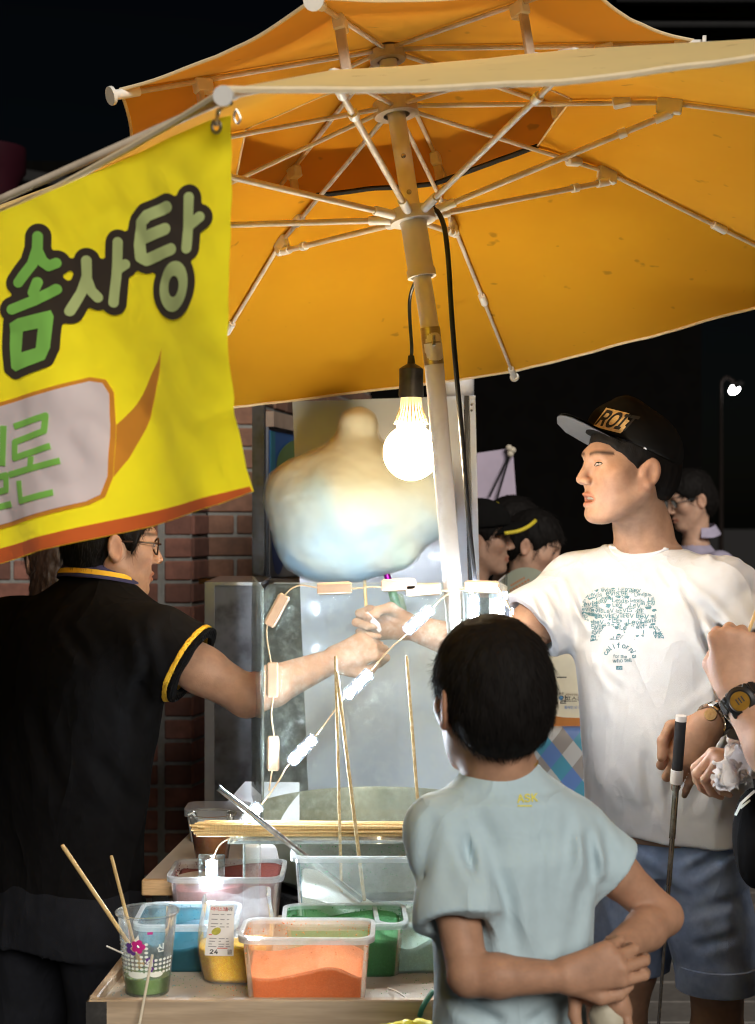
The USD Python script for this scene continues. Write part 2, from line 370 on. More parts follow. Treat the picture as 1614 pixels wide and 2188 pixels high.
def head_solid(S, H, mouth=0, full=1.0, fine=True):
    s = H.s; e = lambda x, y, z, rx, ry, rz, k, op=1: S.ell(H(x, y, z), (rx * s, ry * s, rz * s), H.A, k * s, op)
    c = lambda a, b, ra, rb, k, op=1: S.cone(H(*a), H(*b), ra * s, rb * s, k * s, op)
    e(-.014, 0, .035, .094, .074, .083, .02); e(.03, 0, -.03, .058, .060 * full, .082, .035)
    for y in (-1, 1):
        c((-.008, y * .056 * full, -.042), (.058, y * .022 * full, -.100), .017 * full, .016, .03)          # jaw
        e(.05, y * .042 * full, -.018, .026, .024, .022 * full, .03)                                 # cheekbone
    e(.074, 0, -.100, .016, .021, .015, .025)                                          # chin
    c((.078, .03, .024), (.078, -.03, .024), .0125, .0125, .03)                       # brow
    if fine:
        for y in (-1, 1):
            e(.096, y * .032, .006, .017, .0175, .0125, .014, -1)                         # eye socket
            e(.074, y * .032, .0055, .0135, .0155, .0095, .006)                           # lids
        c((.087, 0, .014), (.107, 0, -.027), .0075, .0105, .014)                        # nose
        for y in (-1, 1): e(.098, y * .0125, -.031, .010, .0075, .0075, .006)
        for y in (-1, 1): e(.104, y * .0065, -.0395, .005, .0035, .0035, .003, -1)       # nostril
        e(.071, 0, -.062, .018, .028, .021, .02)                                         # muzzle
        zu, zl = -.0605 + mouth * .2, -.0735 - mouth * .6
        for y in (-1, 1):
            c((.0950, y * .004, zu), (.080, y * .023, zu - .005), .0052, .003, .004); c((.0918, 0, zl), (.080, y * .021, zl + .006), .0062, .003, .005)
        zm = (zu + zl) / 2
        S.ell(H(.0915, 0, zm), ((.02) * s, .021 * s, (.0014 + mouth * .45) * s), H.A, .003 * s, -1)
        for y in (-1, 1):                                                                 # ears
            A = np.stack([unit(H.f * .92 + H.u * .2 - H.l * y * .40), unit(H.l * y + H.f * .40), unit(H.u - H.f * .25)])
            ec = H(-.014, y * .082, -.008); S.ell(ec, (.021 * s, .0065 * s, .032 * s), A, .006 * s)
            S.ell(ec + H.l * y * .007 * s + H.f * .002 * s, (.0105 * s, .0055 * s, .019 * s), A, .004 * s, -1); S.ell(H(-.002, y * .077, -.01), (.006 * s, .005 * s, .008 * s), H.A, .004 * s)
            S.ell(ec - H.u * .025 * s + H.f * .003 * s, (.009 * s, .006 * s, .009 * s), H.A, .004 * s)
    return S

def skin_tint(V, H, lips=(.92, .62, .58), brows=True, mouth=0):
    T = np.ones((len(V), 3)); 
    if H is None: return T
    q = H.local(V); x, y, z = q.T; ay = np.abs(y)
    def blend(m, c): T[:] = T * (1 - m[:, None]) + T * np.asarray(c) * m[:, None]
    g = lambda d, w: np.exp(-(d / w) ** 2)
    lipm = ((x > .075) & (ay < .026)).astype(float) * g(np.maximum(np.abs(z + .067) - (.009 + mouth * .5) * (1 - (ay / .03) ** 2), 0), .002); blend(np.clip(lipm, 0, 1), lips)
    blend(.45 * g(np.hypot(x - .06, np.hypot(ay - .045, z + .025)), .025), (1.0, .82, .78)); blend(.5 * g(np.hypot(x - .1, np.hypot(y, z + .03)), .016), (1, .82, .78))
    blend(((ay > .074) & (x < .012) & (x > -.045) & (z < .03) & (z > -.05)) * .4, (1, .76, .70)); blend(.25 * g(z + .1, .03) * (x > .02), (.9, .88, .86))
    if brows: blend(np.clip(((x > .05) & (ay > .012) & (ay < .056)) * g(z - .026 - .004 * np.sin((ay - .012) * 60), .0042) * 1.0, 0, 1), (.14, .12, .11))
    blend(((x > .06) & (ay > .019) & (ay < .047)) * g(z - .0125, .0012) * .35, (.5, .4, .36))
    return T

def eyes(H, parent, S, look=0.0, openness=1.0):
    """eyes set into the lids: white, iris and lash line follow the face they sit in"""
    def lay(poly, lift, size=.004):
        m = flat(poly, size); D = -H.f; P = np.array([H(.13, y, z) for y, z in m.vertices[:, :2] / 1.0])
        for _ in range(60): P = P + D * np.clip(S(P, cull=False) * .8, -.01, .02)[:, None]
        return trimesh.Trimesh(P + H.f * lift, m.faces, process=False)
    for y in (-1, 1):
        t = np.linspace(0, np.pi, 14); cy, cz = .0325, .0042; w, hu, hl = .0145, .0044 * openness, .0030 * openness
        up = [(cy + w * math.cos(q), cz + hu * math.sin(q) ** .8 + .0016 * math.cos(q)) for q in t]; lo = [(cy + w * math.cos(q), cz - hl * math.sin(q) + .0016 * math.cos(q)) for q in t[::-1]]
        al = Polygon([(y * a, b) for a, b in up + lo]).buffer(0); p = obj("eye", lay(al, .0004), EYEW, parent, smooth=True)
        obj("iris", lay(Point(y * cy + look, cz + .0008).buffer(.0064).intersection(al), .0008), IRIS, p, smooth=True)
        obj("lash_line", lay(unary_union([LineString([(y * a, b + .0002) for a, b in up]).buffer(.0009), LineString([(y * a, b) for a, b in lo]).buffer(.0003)]), .0009), HAIR, p, smooth=True)

def hand_solid(S, wrist, xd, dorsal, side, s=1.0, curl=None, thumb=None, spread=(.06, .01, -.05, -.12), k=.006, rr=1.0):
    """side: +1 when the thumb lies along dorsal x xd, -1 for the other hand. xd runs from wrist to knuckles"""
    x = unit(xd); z = unit(dorsal - x * np.dot(dorsal, x)); y = np.cross(z, x) * side
    L = lambda p: np.asarray(wrist) + s * (p[0] * x + p[1] * y + p[2] * z)
    r = lambda a: a * s * rr
    mcp = [(.090, .026, .002), (.094, .006, .005), (.089, -.013, .003), (.080, -.030, -.002)]
    for q, m in zip([(.008, .014, 0), (.006, .005, 0), (.006, -.006, 0), (.008, -.016, 0)], mcp): S.cone(L(q), L(m), r(.0155), r(.0115), .014 * s)
    S.cone(L((.035, .01, -.008)), L((.07, -.018, -.008)), r(.014), r(.012), .02 * s)
    S.cone(L((.018, .018, -.008)), L((.05, .03, -.012)), r(.016), r(.012), .015 * s)
    ln = [(.043, .026, .020), (.047, .030, .021), (.044, .028, .021), (.034, .021, .018)]; rad = [(.0098, .0085, .0075), (.010, .0088, .0078), (.0095, .0082, .0073), (.0083, .0072, .0065)]
    curl = curl or [(.35, .5, .3)] * 4; nails = []
    for i in range(4):
        p = np.array(mcp[i]); a = 0; pts = [p.copy()]; rs = [r(rad[i][0] * 1.08)]
        for j in range(3):
            a += curl[i][j]; d = np.array([math.cos(a) * math.cos(spread[i]), math.sin(spread[i]) * abs(math.cos(a)), -math.sin(a)]); p = p + d * ln[i][j]; pts.append(p.copy()); rs.append(r(rad[i][j] * (.95 if j < 2 else .86)))
        S.chain([L(q) for q in pts], rs, .0025 * s)
        nails.append((L(pts[-1]), L(pts[-2]) - L(pts[-1])))
    th = thumb or [(.022, .024, -.012), (.052, .046, -.022), (.082, .052, -.026), (.104, .046, -.03)]
    S.chain([L(q) for q in th], [r(.0145), r(.0125), r(.0105), r(.0085)], .004 * s)
    return L

def hair_strands(mesh, n, length, H, seed, lift=.35, down=.6, keep=None, away=None):
    """short hairs that lie along the scalp, combed away from the crown"""
    R = RS(seed); P, fi = trimesh.sample.sample_surface(mesh, n, seed=seed); N = mesh.face_normals[fi]
    if keep is not None: m = keep(H.local(P)); P, N = P[m], N[m]
    crown = H(-.05, .01, .12) if away is None else away
    T = P - crown; T = T - N * (T * N).sum(1)[:, None]; T /= np.linalg.norm(T, axis=1, keepdims=True) + 1e-9
    D = T + lift * N + .25 * R.randn(*P.shape); D[:, 2] -= down * .3; D /= np.linalg.norm(D, axis=1, keepdims=True)
    ln = length * (.5 + .8 * R.rand(len(P)))[:, None]; k = np.linspace(0, 1, 4)
    G = np.array([0, 0, -1.0]); C = T - .1 * N + .3 * down * G
    return np.stack([P - N * .002 + D * ln * t + (C - D) * ln * t * t * .45 for t in k], 1)

def hair_solid(H, rows, amp=.004, seed=3, cuts=()):
    S = Solid()
    for (x, y, z, rx, ry, rz) in rows: S.ell(H(x, y, z), (rx * H.s, ry * H.s, rz * H.s), H.A, .02 * H.s)
    for (x, y, z, rx, ry, rz, k) in cuts: S.ell(H(x, y, z), (rx * H.s, ry * H.s, rz * H.s), H.A, k * H.s, -1)
    S.disp = lambda P: amp * (fbm(P * np.array([120, 120, 55.0]), 3, seed) - .5) * 1.6
    return S

def legs_solid(S, hips, knees, ankles, toes, r=(.085, .058, .036)):
    for h, kn, an, to in zip(hips, knees, ankles, toes):
        S.chain([h, kn], [r[0], r[1]], .03); S.cone(kn, an, r[1], r[2], .02); S.ball((np.asarray(kn) * .7 + np.asarray(an) * .3) + [0, .012, 0], r[1] * .95, .03); S.cone(an, to, r[2], .025, .02)

def shoes(parent, ankles, toes, m):
    for a, t in zip(ankles, toes):
        a, t = np.asarray(a, float), np.asarray(t, float); S = Solid(); d = unit((t - a) * [1, 1, 0])
        S.cone([*(a[:2] - d[:2] * .03), .045], [*(t[:2]), .04], .045, .042, .02); S.cone([*(a[:2]), .09], [*(a[:2]), .045], .044, .046, .02); S.plane([0, 0, .004], [0, 0, -1], .004)
        obj("shoe", S.mesh(.009), m, parent, smooth=True)

SKIN = mat("skin", (.47, .285, .20), .58, .18, 38, bump=.22, bscale=420, sss=.12, tint=True, spec=.32)
SKINB = mat("boy_skin", (.37, .205, .13), .56, .18, 38, bump=.22, bscale=420, sss=.12, tint=True, spec=.32)
SKIND = mat("skin_tanned", (.35, .20, .128), .56, .2, 38, bump=.22, bscale=420, sss=.12, tint=True, spec=.35)
EYEW = mat("lid_shaded_eye_white", (.34, .30, .27), .5, .04, spec=.2); IRIS = mat("dark_iris", (.012, .008, .006), .35, .1, spec=.2)  # white of the eye darkened to carry lid and lash shade
HAIR = mat("black_hair", (.006, .005, .0046), .7, .4, 120, spec=.12, bump=.4, bscale=700, stretch=(1, 1, .25)); HAIRS = mat("black_hair_strands", (.009, .007, .006), .6, .4, 50, spec=.18)
HAIRB = mat("brown_hair", (.05, .026, .016), .4, .4, 90, bump=.5, bscale=600, stretch=(1, 1, .12))
DENIM = mat("washed_denim", (.20, .27, .43), .85, .28, 18, bump=.5, bscale=900, dirt=(.38, .46, .60), dscale=9, damt=.55, sheen=.15, crease=.4)
BLACKC = mat("black_cotton", (.0055, .0052, .0058), .95, .25, 50, bump=.4, bscale=900, spec=.1, crease=.5)
WHITEC = mat("white_cotton", (.62, .635, .67), .9, .04, 30, bump=.4, bscale=900, sheen=.05, crease=.6)
BLUEC = mat("pale_blue_cotton", (.40, .52, .575), .9, .06, 30, bump=.45, bscale=900, sheen=.1, crease=.55)
NAVYC = mat("navy_cotton", (.03, .028, .09), .85, .15, 60, bump=.3, bscale=900)
YELC = mat("yellow_trim", (.72, .42, .02), .8, .1, 90, bump=.2, bscale=900)
SHOE = mat("dark_rubber_shoe", (.03, .03, .032), .6, .2, 40)
STEEL = mat("polished_steel", (.62, .60, .57), .22, .06, 30, metal=1, rvar=.08)
BLACKP = mat("black_plastic", (.012, .012, .013), .35, .2, 40, rvar=.1)
WHITEP = mat("white_plastic", (.74, .73, .74), .4, .05, 40)
GOLD = mat("gold_metal", (.75, .48, .12), .25, .1, 50, metal=1)

# ------------------------------------------------------------------ ground, walls and the dark background
GROUND = mat("dark_asphalt", (.035, .035, .036), .9, .25, 30, bump=.6, bscale=120, spec=.15, dirt=(.028, .027, .026), dscale=1.5)
PAVER = mat("grey_paving_stone", (.13, .12, .11), .8, .2, 35, bump=.6, bscale=200, rand=.25, dirt=(.05, .045, .04), dscale=3)
solo("ground", box2((-90, -60, -.3), (90, 140, 0)), GROUND, None, None, kind="structure")
pv = fresh("/World", "pavement"); UsdGeom.Xform.Define(stage, pv); _loc[pv] = np.zeros(3); tag(pv, kind="structure")
obj("joint_sand", box2((-1.2, 4.2, .001), (3.0, 7.4, .012)), mat("joint_sand", (.05, .045, .04), .9, .2, 60), pv)
_r = RS(5)
for i, y in enumerate(np.arange(4.3, 7.2, .2)):
    for x in np.arange(-.2 + (i % 2) * .1, 2.4, .3):
        obj("paving_stone", rbox(.292, .192, .05, .004, c=(x + .15, y + .1, .0 + _r.uniform(-.001, .002))), PAVER, pv)

BRICK = mat("red_brick", (.17, .072, .052), .85, .3, 25, bump=.8, bscale=160, rand=.35, dirt=(.11, .055, .042), dscale=7, damt=.6)
BRICKD = mat("shade_toned_brick", (.17, .085, .055), .85, .3, 25, bump=.8, bscale=160, rand=.3, dirt=(.07, .045, .035), dscale=7, damt=.6)  # shade on the recessed wall put into a second brick colour
MORTAR = mat("grey_mortar", (.20, .20, .19), .9, .2, 50, bump=.7, bscale=260, dirt=(.14, .13, .12), dscale=6)
CH = .0772                                                  # one course with its joint

def brick_run(parent, A, B, z0, z1, L, m, bond=.5, depth=.1, seed=0, proud=.007, off=0.0):
    """courses of single bricks along A -> B (ground points), front face to the camera side"""
    A, B = np.array(A, float), np.array(B, float); d = unit(B - A); n = np.array([d[1], -d[0]]); ln = np.linalg.norm(B - A); R = RS(seed); jt = .011
    for c in range(int(math.floor(z0 / CH)), int(math.ceil(z1 / CH))):
        x = -((c % 2) * bond + off) * L
        while x < ln:
            a, b = max(x, 0), min(x + L - jt, ln)
            if b - a > .02:
                o = proud + R.uniform(-.0025, .0025); mid = A + d * (a + b) / 2 + n * (o - depth / 2)
                M = frame_m([*mid, c * CH + CH / 2], [d[0], d[1], 0], z=[0, 0, 1])
                obj("brick", rbox(b - a, depth, CH - jt + R.uniform(-.002, .001), .004, M), m, parent)
            x += L

def px_ground(px, d): return U(px, 1094, d)[:2]
DW = 5.35
wall = thing("brick_wall", "red brick wall with pale mortar joints behind the man in black polo", "wall", [*px_ground(300, DW), 0])
def slab(A, B, z0, z1, back=.25):
    A, B = np.array(A), np.array(B); d = unit(B - A); n = np.array([d[1], -d[0]]); m = (A + B) / 2 - n * back / 2
    return rbox(np.linalg.norm(B - A), back, z1 - z0, .001, frame_m([*m, (z0 + z1) / 2], [d[0], d[1], 0], z=[0, 0, 1]))
w0, w1, w2, w3 = px_ground(-160, DW + .04), px_ground(345, DW), px_ground(409, DW), px_ground(441, DW + .14)
w4 = px_ground(545, DW + .22); w5 = px_ground(790, 8.2)
for a, b in ((w0, w1), (w1, w2), (w2, w3), (w3 + [.0, .05], w4)): obj("mortar", slab(a, b, 0, 2.17), MORTAR, wall)
brick_run(wall, w0, w1 - [.012, 0], 0, 2.1, .205, BRICK, seed=1)
brick_run(wall, w1 + [.012, 0], w2, 0, 2.1, 5, BRICK, bond=0, seed=2)
brick_run(wall, w2, w3, .3, 2.1, 5, BRICK, bond=0, seed=3, proud=.009)
brick_run(wall, w3 + [.0, .05], w4, .5, 2.1, .205, BRICKD, seed=4)
far_wall = thing("brick_wall", "dark brick wall running back into the distance behind the blue sign board", "wall", [*w4, 0])
obj("mortar", slab(w4, w5, 0, 2.3), MORTAR, far_wall)
brick_run(far_wall, w4, w5, 1.78, 2.25, .205, BRICKD, seed=6)

DARKB = mat("night_dark_cladding", (.0022, .002, .0018), .9, .3, 6, bump=.2, spec=.03); DARKT = mat("dark_trim", (.012, .012, .0125), .7, .2, 20, spec=.15)  # near-black base colour carries the night shade of unlit walls
bd = thing("dark_building", "unlit low building with a faint roof ledge at the upper left", "building", [-4, 16, 0])
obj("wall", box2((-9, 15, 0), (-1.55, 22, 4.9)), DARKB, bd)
M = frame_m([-5.3, 14.85, 5.0], [1, 0, -.16], z=[.16, 0, 1]); obj("roof_ledge", rbox(7.6, .5, .12, .02, M), DARKT, bd)
for k in range(4): obj("cladding_strip", box2((-8.6 + 1.9 * k, 14.94, 1.2), (-7.1 + 1.9 * k, 14.998, 3.9)), DARKT, bd)
b2 = thing("dark_building", "added black block darkening the night behind the man in the cap", "building", [2, 14, 0])
obj("wall", box2((-1.5, 13.5, 0), (2.78, 20, 4.6)), DARKB, b2)  # added block covers the lit ground so the background stays night black
ev = thing("dark_eaves", "black roof eaves with faint gutter lines above the parasol at the upper right", "roof", [4, 13, 5])
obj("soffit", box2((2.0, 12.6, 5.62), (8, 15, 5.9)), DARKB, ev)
for z in (5.42, 5.62): obj("gutter", tube([(1.9, 12.5, z), (8, 12.2, z - .1)], .03, 8), DARKT, ev)
for x in (6.8, 7.8): obj("post", box2((x - .08, 12.7, 0), (x + .08, 12.86, 5.62)), DARKB, ev)
solo("maroon_column", lathe([(0.001, 0), (.2, 0), (.2, .15), (.16, .2), (.16, 2.72), (.2, 2.78), (.2, 2.9), (0.001, 2.9)], 24, (-1.99, 8, .5)), mat("maroon_paint", (.022, .003, .007), .7, .15, 10, spec=.1),
     "dark maroon round column at the left edge above the banner", "column", smooth=35)

lp = thing("street_lamp", "lit white street lamp on a thin dark pole far behind the man in the cap", "street lamp", [*px_ground(1541, 28), 0])
b = np.array([*px_ground(1541, 28), 0.]); hd = U(1570, 832, 28)
obj("pole", cat(tube([b, b + [0, 0, 2.6], [b[0], b[1], hd[2] + .15]], [.05, .035, .022], 12), tube(smoothpath([[b[0], b[1], hd[2] + .12], [b[0] + .1, b[1], hd[2] + .22], hd + [.02, 0, .12]], 6), .025, 8)), mat("dark_lamp_pole", (.010, .007, .006), .8, .2, 10, spec=.08), lp, smooth=40)
sh = put(lathe([(.001, .05), (.1, .05), (.135, 0), (.13, -.02), (.09, .02), (.001, .03)], 24), frame_m(hd + [.05, 0, .06], [.8, 0, .6], z=[-.5, -.1, .85])); obj("lamp_shade", sh, DARKT, lp, smooth=40)
gl = trimesh.creation.icosphere(3, 1.0); gl.apply_scale([.10, .10, .07]); obj("lamp_globe", put(gl, frame_m(hd, [.75, 0, .66], z=[-.6, -.1, .8])), glow("lamp_white", (1, .97, .93), 40), lp, smooth=True)

# ------------------------------------------------------------------ parasol
Hh, th, az, ph, s1, RR, rj, LR, s2 = np.array([.03352629, 2.96619401, 2.31404641]), .1784, -.5703, -1.3486, .2177, 1.1854, .509, .2136, .3682
va, vs, vR = .1118, .2246, .5727
ax = np.array([.1493869, -.09581413, -.98412561]); uu = np.array([.98867426, 0, .15007737]); vv = np.cross(ax, uu)
def rad(k): t = ph + k * math.pi / 4; return math.cos(t) * uu + math.sin(t) * vv
def rib_pt(k, r, lift=0):
    a, b = min(r, rj), max(r - rj, 0); e = rad(k); bb = b + .5 * max(0, 0)
    return Hh + a * (e * math.cos(s1) + ax * math.sin(s1)) + b * (e * math.cos(s2) + ax * math.sin(s2)) - ax * lift
def vent_pt(k, r, lift=0): e = rad(k); return Hh - ax * (va + lift) + r * (e * math.cos(vs) + ax * math.sin(vs))

def two_sided(name, outer, inner, tl=.3, line=None):
    N = {"g": ("geometry", {}), "n": ("noise_texture", {"scale": 3.5, "detail": 6, "roughness": .6}), "w": ("noise_texture", {"scale": 700, "detail": 2}), "mo": ("mix_color", {"a": outer, "b": tuple(np.array(outer) * .86)}),
         "mi": ("mix_color", {"a": inner, "b": tuple(np.array(inner) * np.array([.8, .72, .6]))}), "c": ("mix_color", {}), "sp": ("noise_texture", {"scale": 22, "detail": 2}), "sr": ("map_range", {"from_min": .70, "from_max": .76, "to_min": 0, "to_max": .55, "clamp": True}),
         "sm": ("mix_color", {"b": (.22, .08, .01)}), "d": ("principled_bsdf", {"roughness": .82, "sheen_weight": .1, "specular_ior_level": .2}), "t": ("translucent_bsdf", {"color": (.85, .42, .05)}), "x": ("mix_closure", {"fac": tl}), "b": ("bump", {"strength": .35, "distance": .001})}
    L = [("g.position", "n.vector"), ("g.position", "w.vector"), ("g.position", "sp.vector"), ("n.fac", "mo.fac"), ("n.fac", "mi.fac"), ("g.backfacing", "c.fac"), ("mo.result", "c.a"), ("mi.result", "c.b"), ("sp.fac", "sr.value"), ("sr.result", "sm.fac"), ("c.result", "sm.a"),
         ("sm.result", "d.base_color"), ("w.fac", "b.height"), ("b.normal", "d.normal"), ("d.BSDF", "x.closure1"), ("t.BSDF", "x.closure2")]
    return usdkit.material(stage, "/World/Looks/" + name, N, L, surface="x.closure")
CANOPY = two_sided("faded_orange_canvas", (.96, .80, .40), (.94, .46, .014)); VENTC = two_sided("orange_canvas", (.86, .55, .16), (.94, .39, .010), .36)
HEM = mat("cream_piping", (.78, .64, .42), .8, .1, 40); RIBM = mat("cream_painted_rib", (.66, .56, .44), .45, .16, 25, dirt=(.33, .24, .15), dscale=14, damt=.55, rvar=.1)
CLIP = mat("white_nylon_clip", (.80, .78, .73), .4, .06, 30)

JT = Hh + ax * .458                                          # tilt joint on the pole
PL = U(975, 1340, 2.97); pd = unit(PL - JT); FOOT = JT + pd * (JT[2] / -pd[2])
par = thing("parasol", "large orange vented market parasol, cream outside, on a tilted white pole", "parasol", [FOOT[0], FOOT[1], 0])

def panel(fn, k, r0, r1, nr, nt, sag, seed):
    V = []; R = np.linspace(r0, r1, nr)
    for r in R:
        a, b = fn(k, r, .011), fn(k + 1, r, .011)
        for t in np.linspace(0, 1, nt):
            q = 4 * t * (1 - t); p = a + (b - a) * t; c = Hh + ax * ((p - Hh) @ ax)
            e = (r - r0) / (r1 - r0); p = c + (p - c) * (1 - .035 * q * e ** 2) + ax * sag * q * e
            V.append(p - ax * .010 * q * (fbm(p * 9, 3, seed) - .5))
    i, j = np.meshgrid(np.arange(nr - 1), np.arange(nt - 1), indexing="ij"); a = (i * nt + j).ravel(); return np.array(V), np.stack([a, a + 1, a + nt + 1, a + nt], 1), nt
for k in range(8):
    V, F, nt = panel(rib_pt, k, .335, RR, 26, 26, .012, 3)
    p = obj("canopy_panel", quads(V, F), CANOPY, par, smooth=True)
    obj("hem", tube(V[-nt:], .0042, 6), HEM, p, smooth=40); obj("hem", tube(V[:nt], .0055 if k in (7, 0) else .0022, 6), mat("dark_vent_gap", (.012, .010, .008), .8, .2, 40) if k in (7, 0) else CANOPY, p, smooth=40)  # black tube on the far hole edges paints in the dark gap below the vent
    V, F, nt = panel(vent_pt, k, .02, vR, 16, 20, .01, 9)
    p = obj("vent_panel", quads(V, F), VENTC, par, smooth=True); obj("hem", tube(V[-nt:], .003, 6), HEM, p, smooth=40)
for k in range(8):
    rr = [.03, .2, rj, .7, .95, RR]; p = obj("rib", tube([rib_pt(k, r, .002) for r in rr], [.0045, .0045, .0045, .0043, .0040, .0038], 8), RIBM, par, smooth=40)
    tdir = unit(rib_pt(k, RR) - rib_pt(k, RR - .1)); tp = rib_pt(k, RR, .004)
    obj("tip_cap", cat(tube([tp - tdir * .03, tp + tdir * .016], .0078, 12), tube([tp + tdir * .014, tp + tdir * .020], .0118, 14)), CLIP, p, smooth=40)
    mid = rib_pt(k, .82, .002); obj("sleeve", tube([mid - tdir * .018, mid + tdir * .018], .0085, 10), CLIP, p, smooth=40)
    st = Hh + ax * LR; e = rad(k); s0 = st + e * .034; s_1 = rib_pt(k, rj, -.018)
    p = obj("strut", tube([s0, s_1], .0058, 10), RIBM, par, smooth=40)
    dd = unit(s_1 - s0)
    for fa, fb, fr in ((s_1 - dd * .10, s_1 - dd * .085, .0092), (s_1 - dd * .03, s_1, .0088), (s0, s0 + dd * .05, .0088)): obj("ferrule", tube([fa, fb], fr, 10), CLIP, p, smooth=40)
    rd = unit(rib_pt(k, rj + .02) - rib_pt(k, rj - .02)); c = rib_pt(k, rj, -.004)
    obj("joint_bracket", cat(rbox(.046, .014, .030, .003, frame_m(c, rd, z=-ax)), tube([s_1 - np.cross(rd, ax) * .011, s_1 + np.cross(rd, ax) * .011], .005, 8)), CLIP, p, smooth=40)
    p = obj("vent_rib", tube([vent_pt(k, .025, .002), vent_pt(k, vR + .0, .002)], .0046, 8), RIBM, par, smooth=40)
    vd = unit(vent_pt(k, vR) - vent_pt(k, .3)); t2 = vent_pt(k, vR, .003); obj("tip_cap", cat(tube([t2 - vd * .035, t2 + vd * .016], .0088, 12), tube([t2 + vd * .015, t2 + vd * .021], .016, 14)), CLIP, p, smooth=40)
    a, b = vent_pt(k, .41), rib_pt(k, .425); p = obj("vent_strut", rbox(.010, .017, np.linalg.norm(a - b) - .012, .002, frame_m((a + b) / 2, rad(k), z=a - b)), RIBM, par, smooth=40)
    for jc, jh in ((a + ax * .008, .026), (b - ax * .006, .022)): obj("joint_bracket", rbox(.034, .02, jh, .003, frame_m(jc, rad(k), z=-ax)), CLIP, p, smooth=40)
ringm = lambda c, r, h: lathe([(r * .6, -h / 2), (r, -h / 2), (r, h / 2), (r * .6, h / 2)], 28, c, -ax)
obj("crown_hub", cat(ringm(Hh + ax * .004, .042, .026), ringm(Hh - ax * .02, .028, .03)), RIBM, par, smooth=35)
obj("vent_hub", cat(ringm(Hh - ax * (va - .012), .034, .02), lathe([(.001, .05), (.012, .045), (.018, .01), (.03, 0)], 20, Hh - ax * (va + .006), -ax)), RIBM, par, smooth=35)
POLEM = mat("white_painted_pole", (.78, .75, .71), .32, .05, 12, dirt=(.50, .44, .36), dscale=16, damt=.35, coat=.3)
rn = Hh + ax * LR
obj("runner", cat(tube([rn - ax * .012, rn + ax * .012], .043, 20), lathe([(.0205, -.01), (.030, -.01), (.0265, .012), (.0245, .02), (.0245, .10), (.027, .104), (.027, .118), (.0205, .118)], 28, rn, ax)), mat("ivory_nylon", (.68, .64, .57), .4, .08, 20), par, smooth=35)
obj("pole", tube([Hh - ax * .09, Hh + ax * .2, JT], .0172, 24), POLEM, par, smooth=40)
obj("lower_pole", tube([JT + pd * .0, JT + pd * .5, FOOT], .0180, 24), POLEM, par, smooth=40)
tj = obj("tilt_joint", tube([JT - ax * .03, JT + pd * .04], .0186, 24), mat("brushed_brass_sleeve", (.58, .48, .34), .3, .15, 60, metal=.9, stretch=(1, 1, 8)), par, smooth=40)
obj("button", rbox(.006, .004, .02, .001, frame_m(JT + [0.002, -.0195, .004], [1, 0, 0], z=[0, 0, 1])), STEEL, tj)
for q in (.10, .17): obj("rivet", trimesh.creation.icosphere(1, .005).apply_translation(Hh + ax * q + np.array([0, -.017, 0])), STEEL, par)
obj("base_weight", lathe([(.02, .32), (.03, .32), (.03, .12), (.24, .09), (.26, .05), (.26, .012), (.001, .012)], 40, (FOOT[0], FOOT[1], 0)), BLACKP, par, smooth=35)

# ------------------------------------------------------------------ lamp on its flex
bc = U(879, 967, 3.06); WARM = (1.0, .79, .50)
lb = thing("light_bulb", "big lit warm white bulb hanging in a black socket by the pole", "light bulb", bc)
Rb = .0545
prof = [(Rb * math.sin(t), -Rb * math.cos(t)) for t in np.linspace(0.02, 2.60, 26)]
obj("globe", lathe(prof, 40, bc), glow("warm_bulb", WARM, 100), lb, smooth=True)
zt = -Rb * math.cos(2.60); rt = Rb * math.sin(2.60)
obj("heat_sink", cat(lathe([(rt, zt), (rt + .001, zt + .004), (.025, zt + .022), (.021, zt + .05), (.020, zt + .062), (.001, zt + .062)], 40, bc), *[put(rbox(.0025, .003, .05, .0008), frame_m(bc + [math.cos(a) * .0245, math.sin(a) * .0245, zt + .032], [-math.sin(a), math.cos(a), .0], z=[-math.cos(a) * .36 - .25 * math.sin(a), -math.sin(a) * .36 + .25 * math.cos(a), 1])) for a in np.arange(24) * math.pi / 12]),
    mat("cream_ceramic", (.74, .66, .5), .4, .06, 40, translucent=.25), lb, smooth=40)
obj("socket", lathe([(.001, zt + .062), (.0235, zt + .060), (.0245, zt + .066), (.0235, zt + .09), (.0235, zt + .116), (.017, zt + .121), (.008, zt + .126), (.006, zt + .142), (.001, zt + .142)], 28, bc), BLACKP, lb, smooth=35)
obj("flex", tube(smoothpath([bc + [0, 0, zt + .14], U(880, 740, 3.05), U(876, 640, 3.03), rn + ax * .10 + np.array([0, .0285, 0])], 8), .0034, 8), BLACKP, lb, smooth=True)
solo("power_cable", tube(smoothpath([rn + np.array([.03, .0, .03]), U(945, 470, 2.92), U(957, 540, 2.92), U(966, 680, 2.94), U(975, 790, 2.96), U(990, 960, 2.98), U(1001, 1100, 2.99), U(1012, 1210, 2.99), U(1022, 1292, 2.98), U(1040, 1420, 2.97), U(1045, 1700, 2.99), [.21, 3.0, .6], [.24, 3.02, .02]], 10), .0048, 8), BLACKP,
     "thick black power cable running down beside the white pole", "cable", smooth=True)

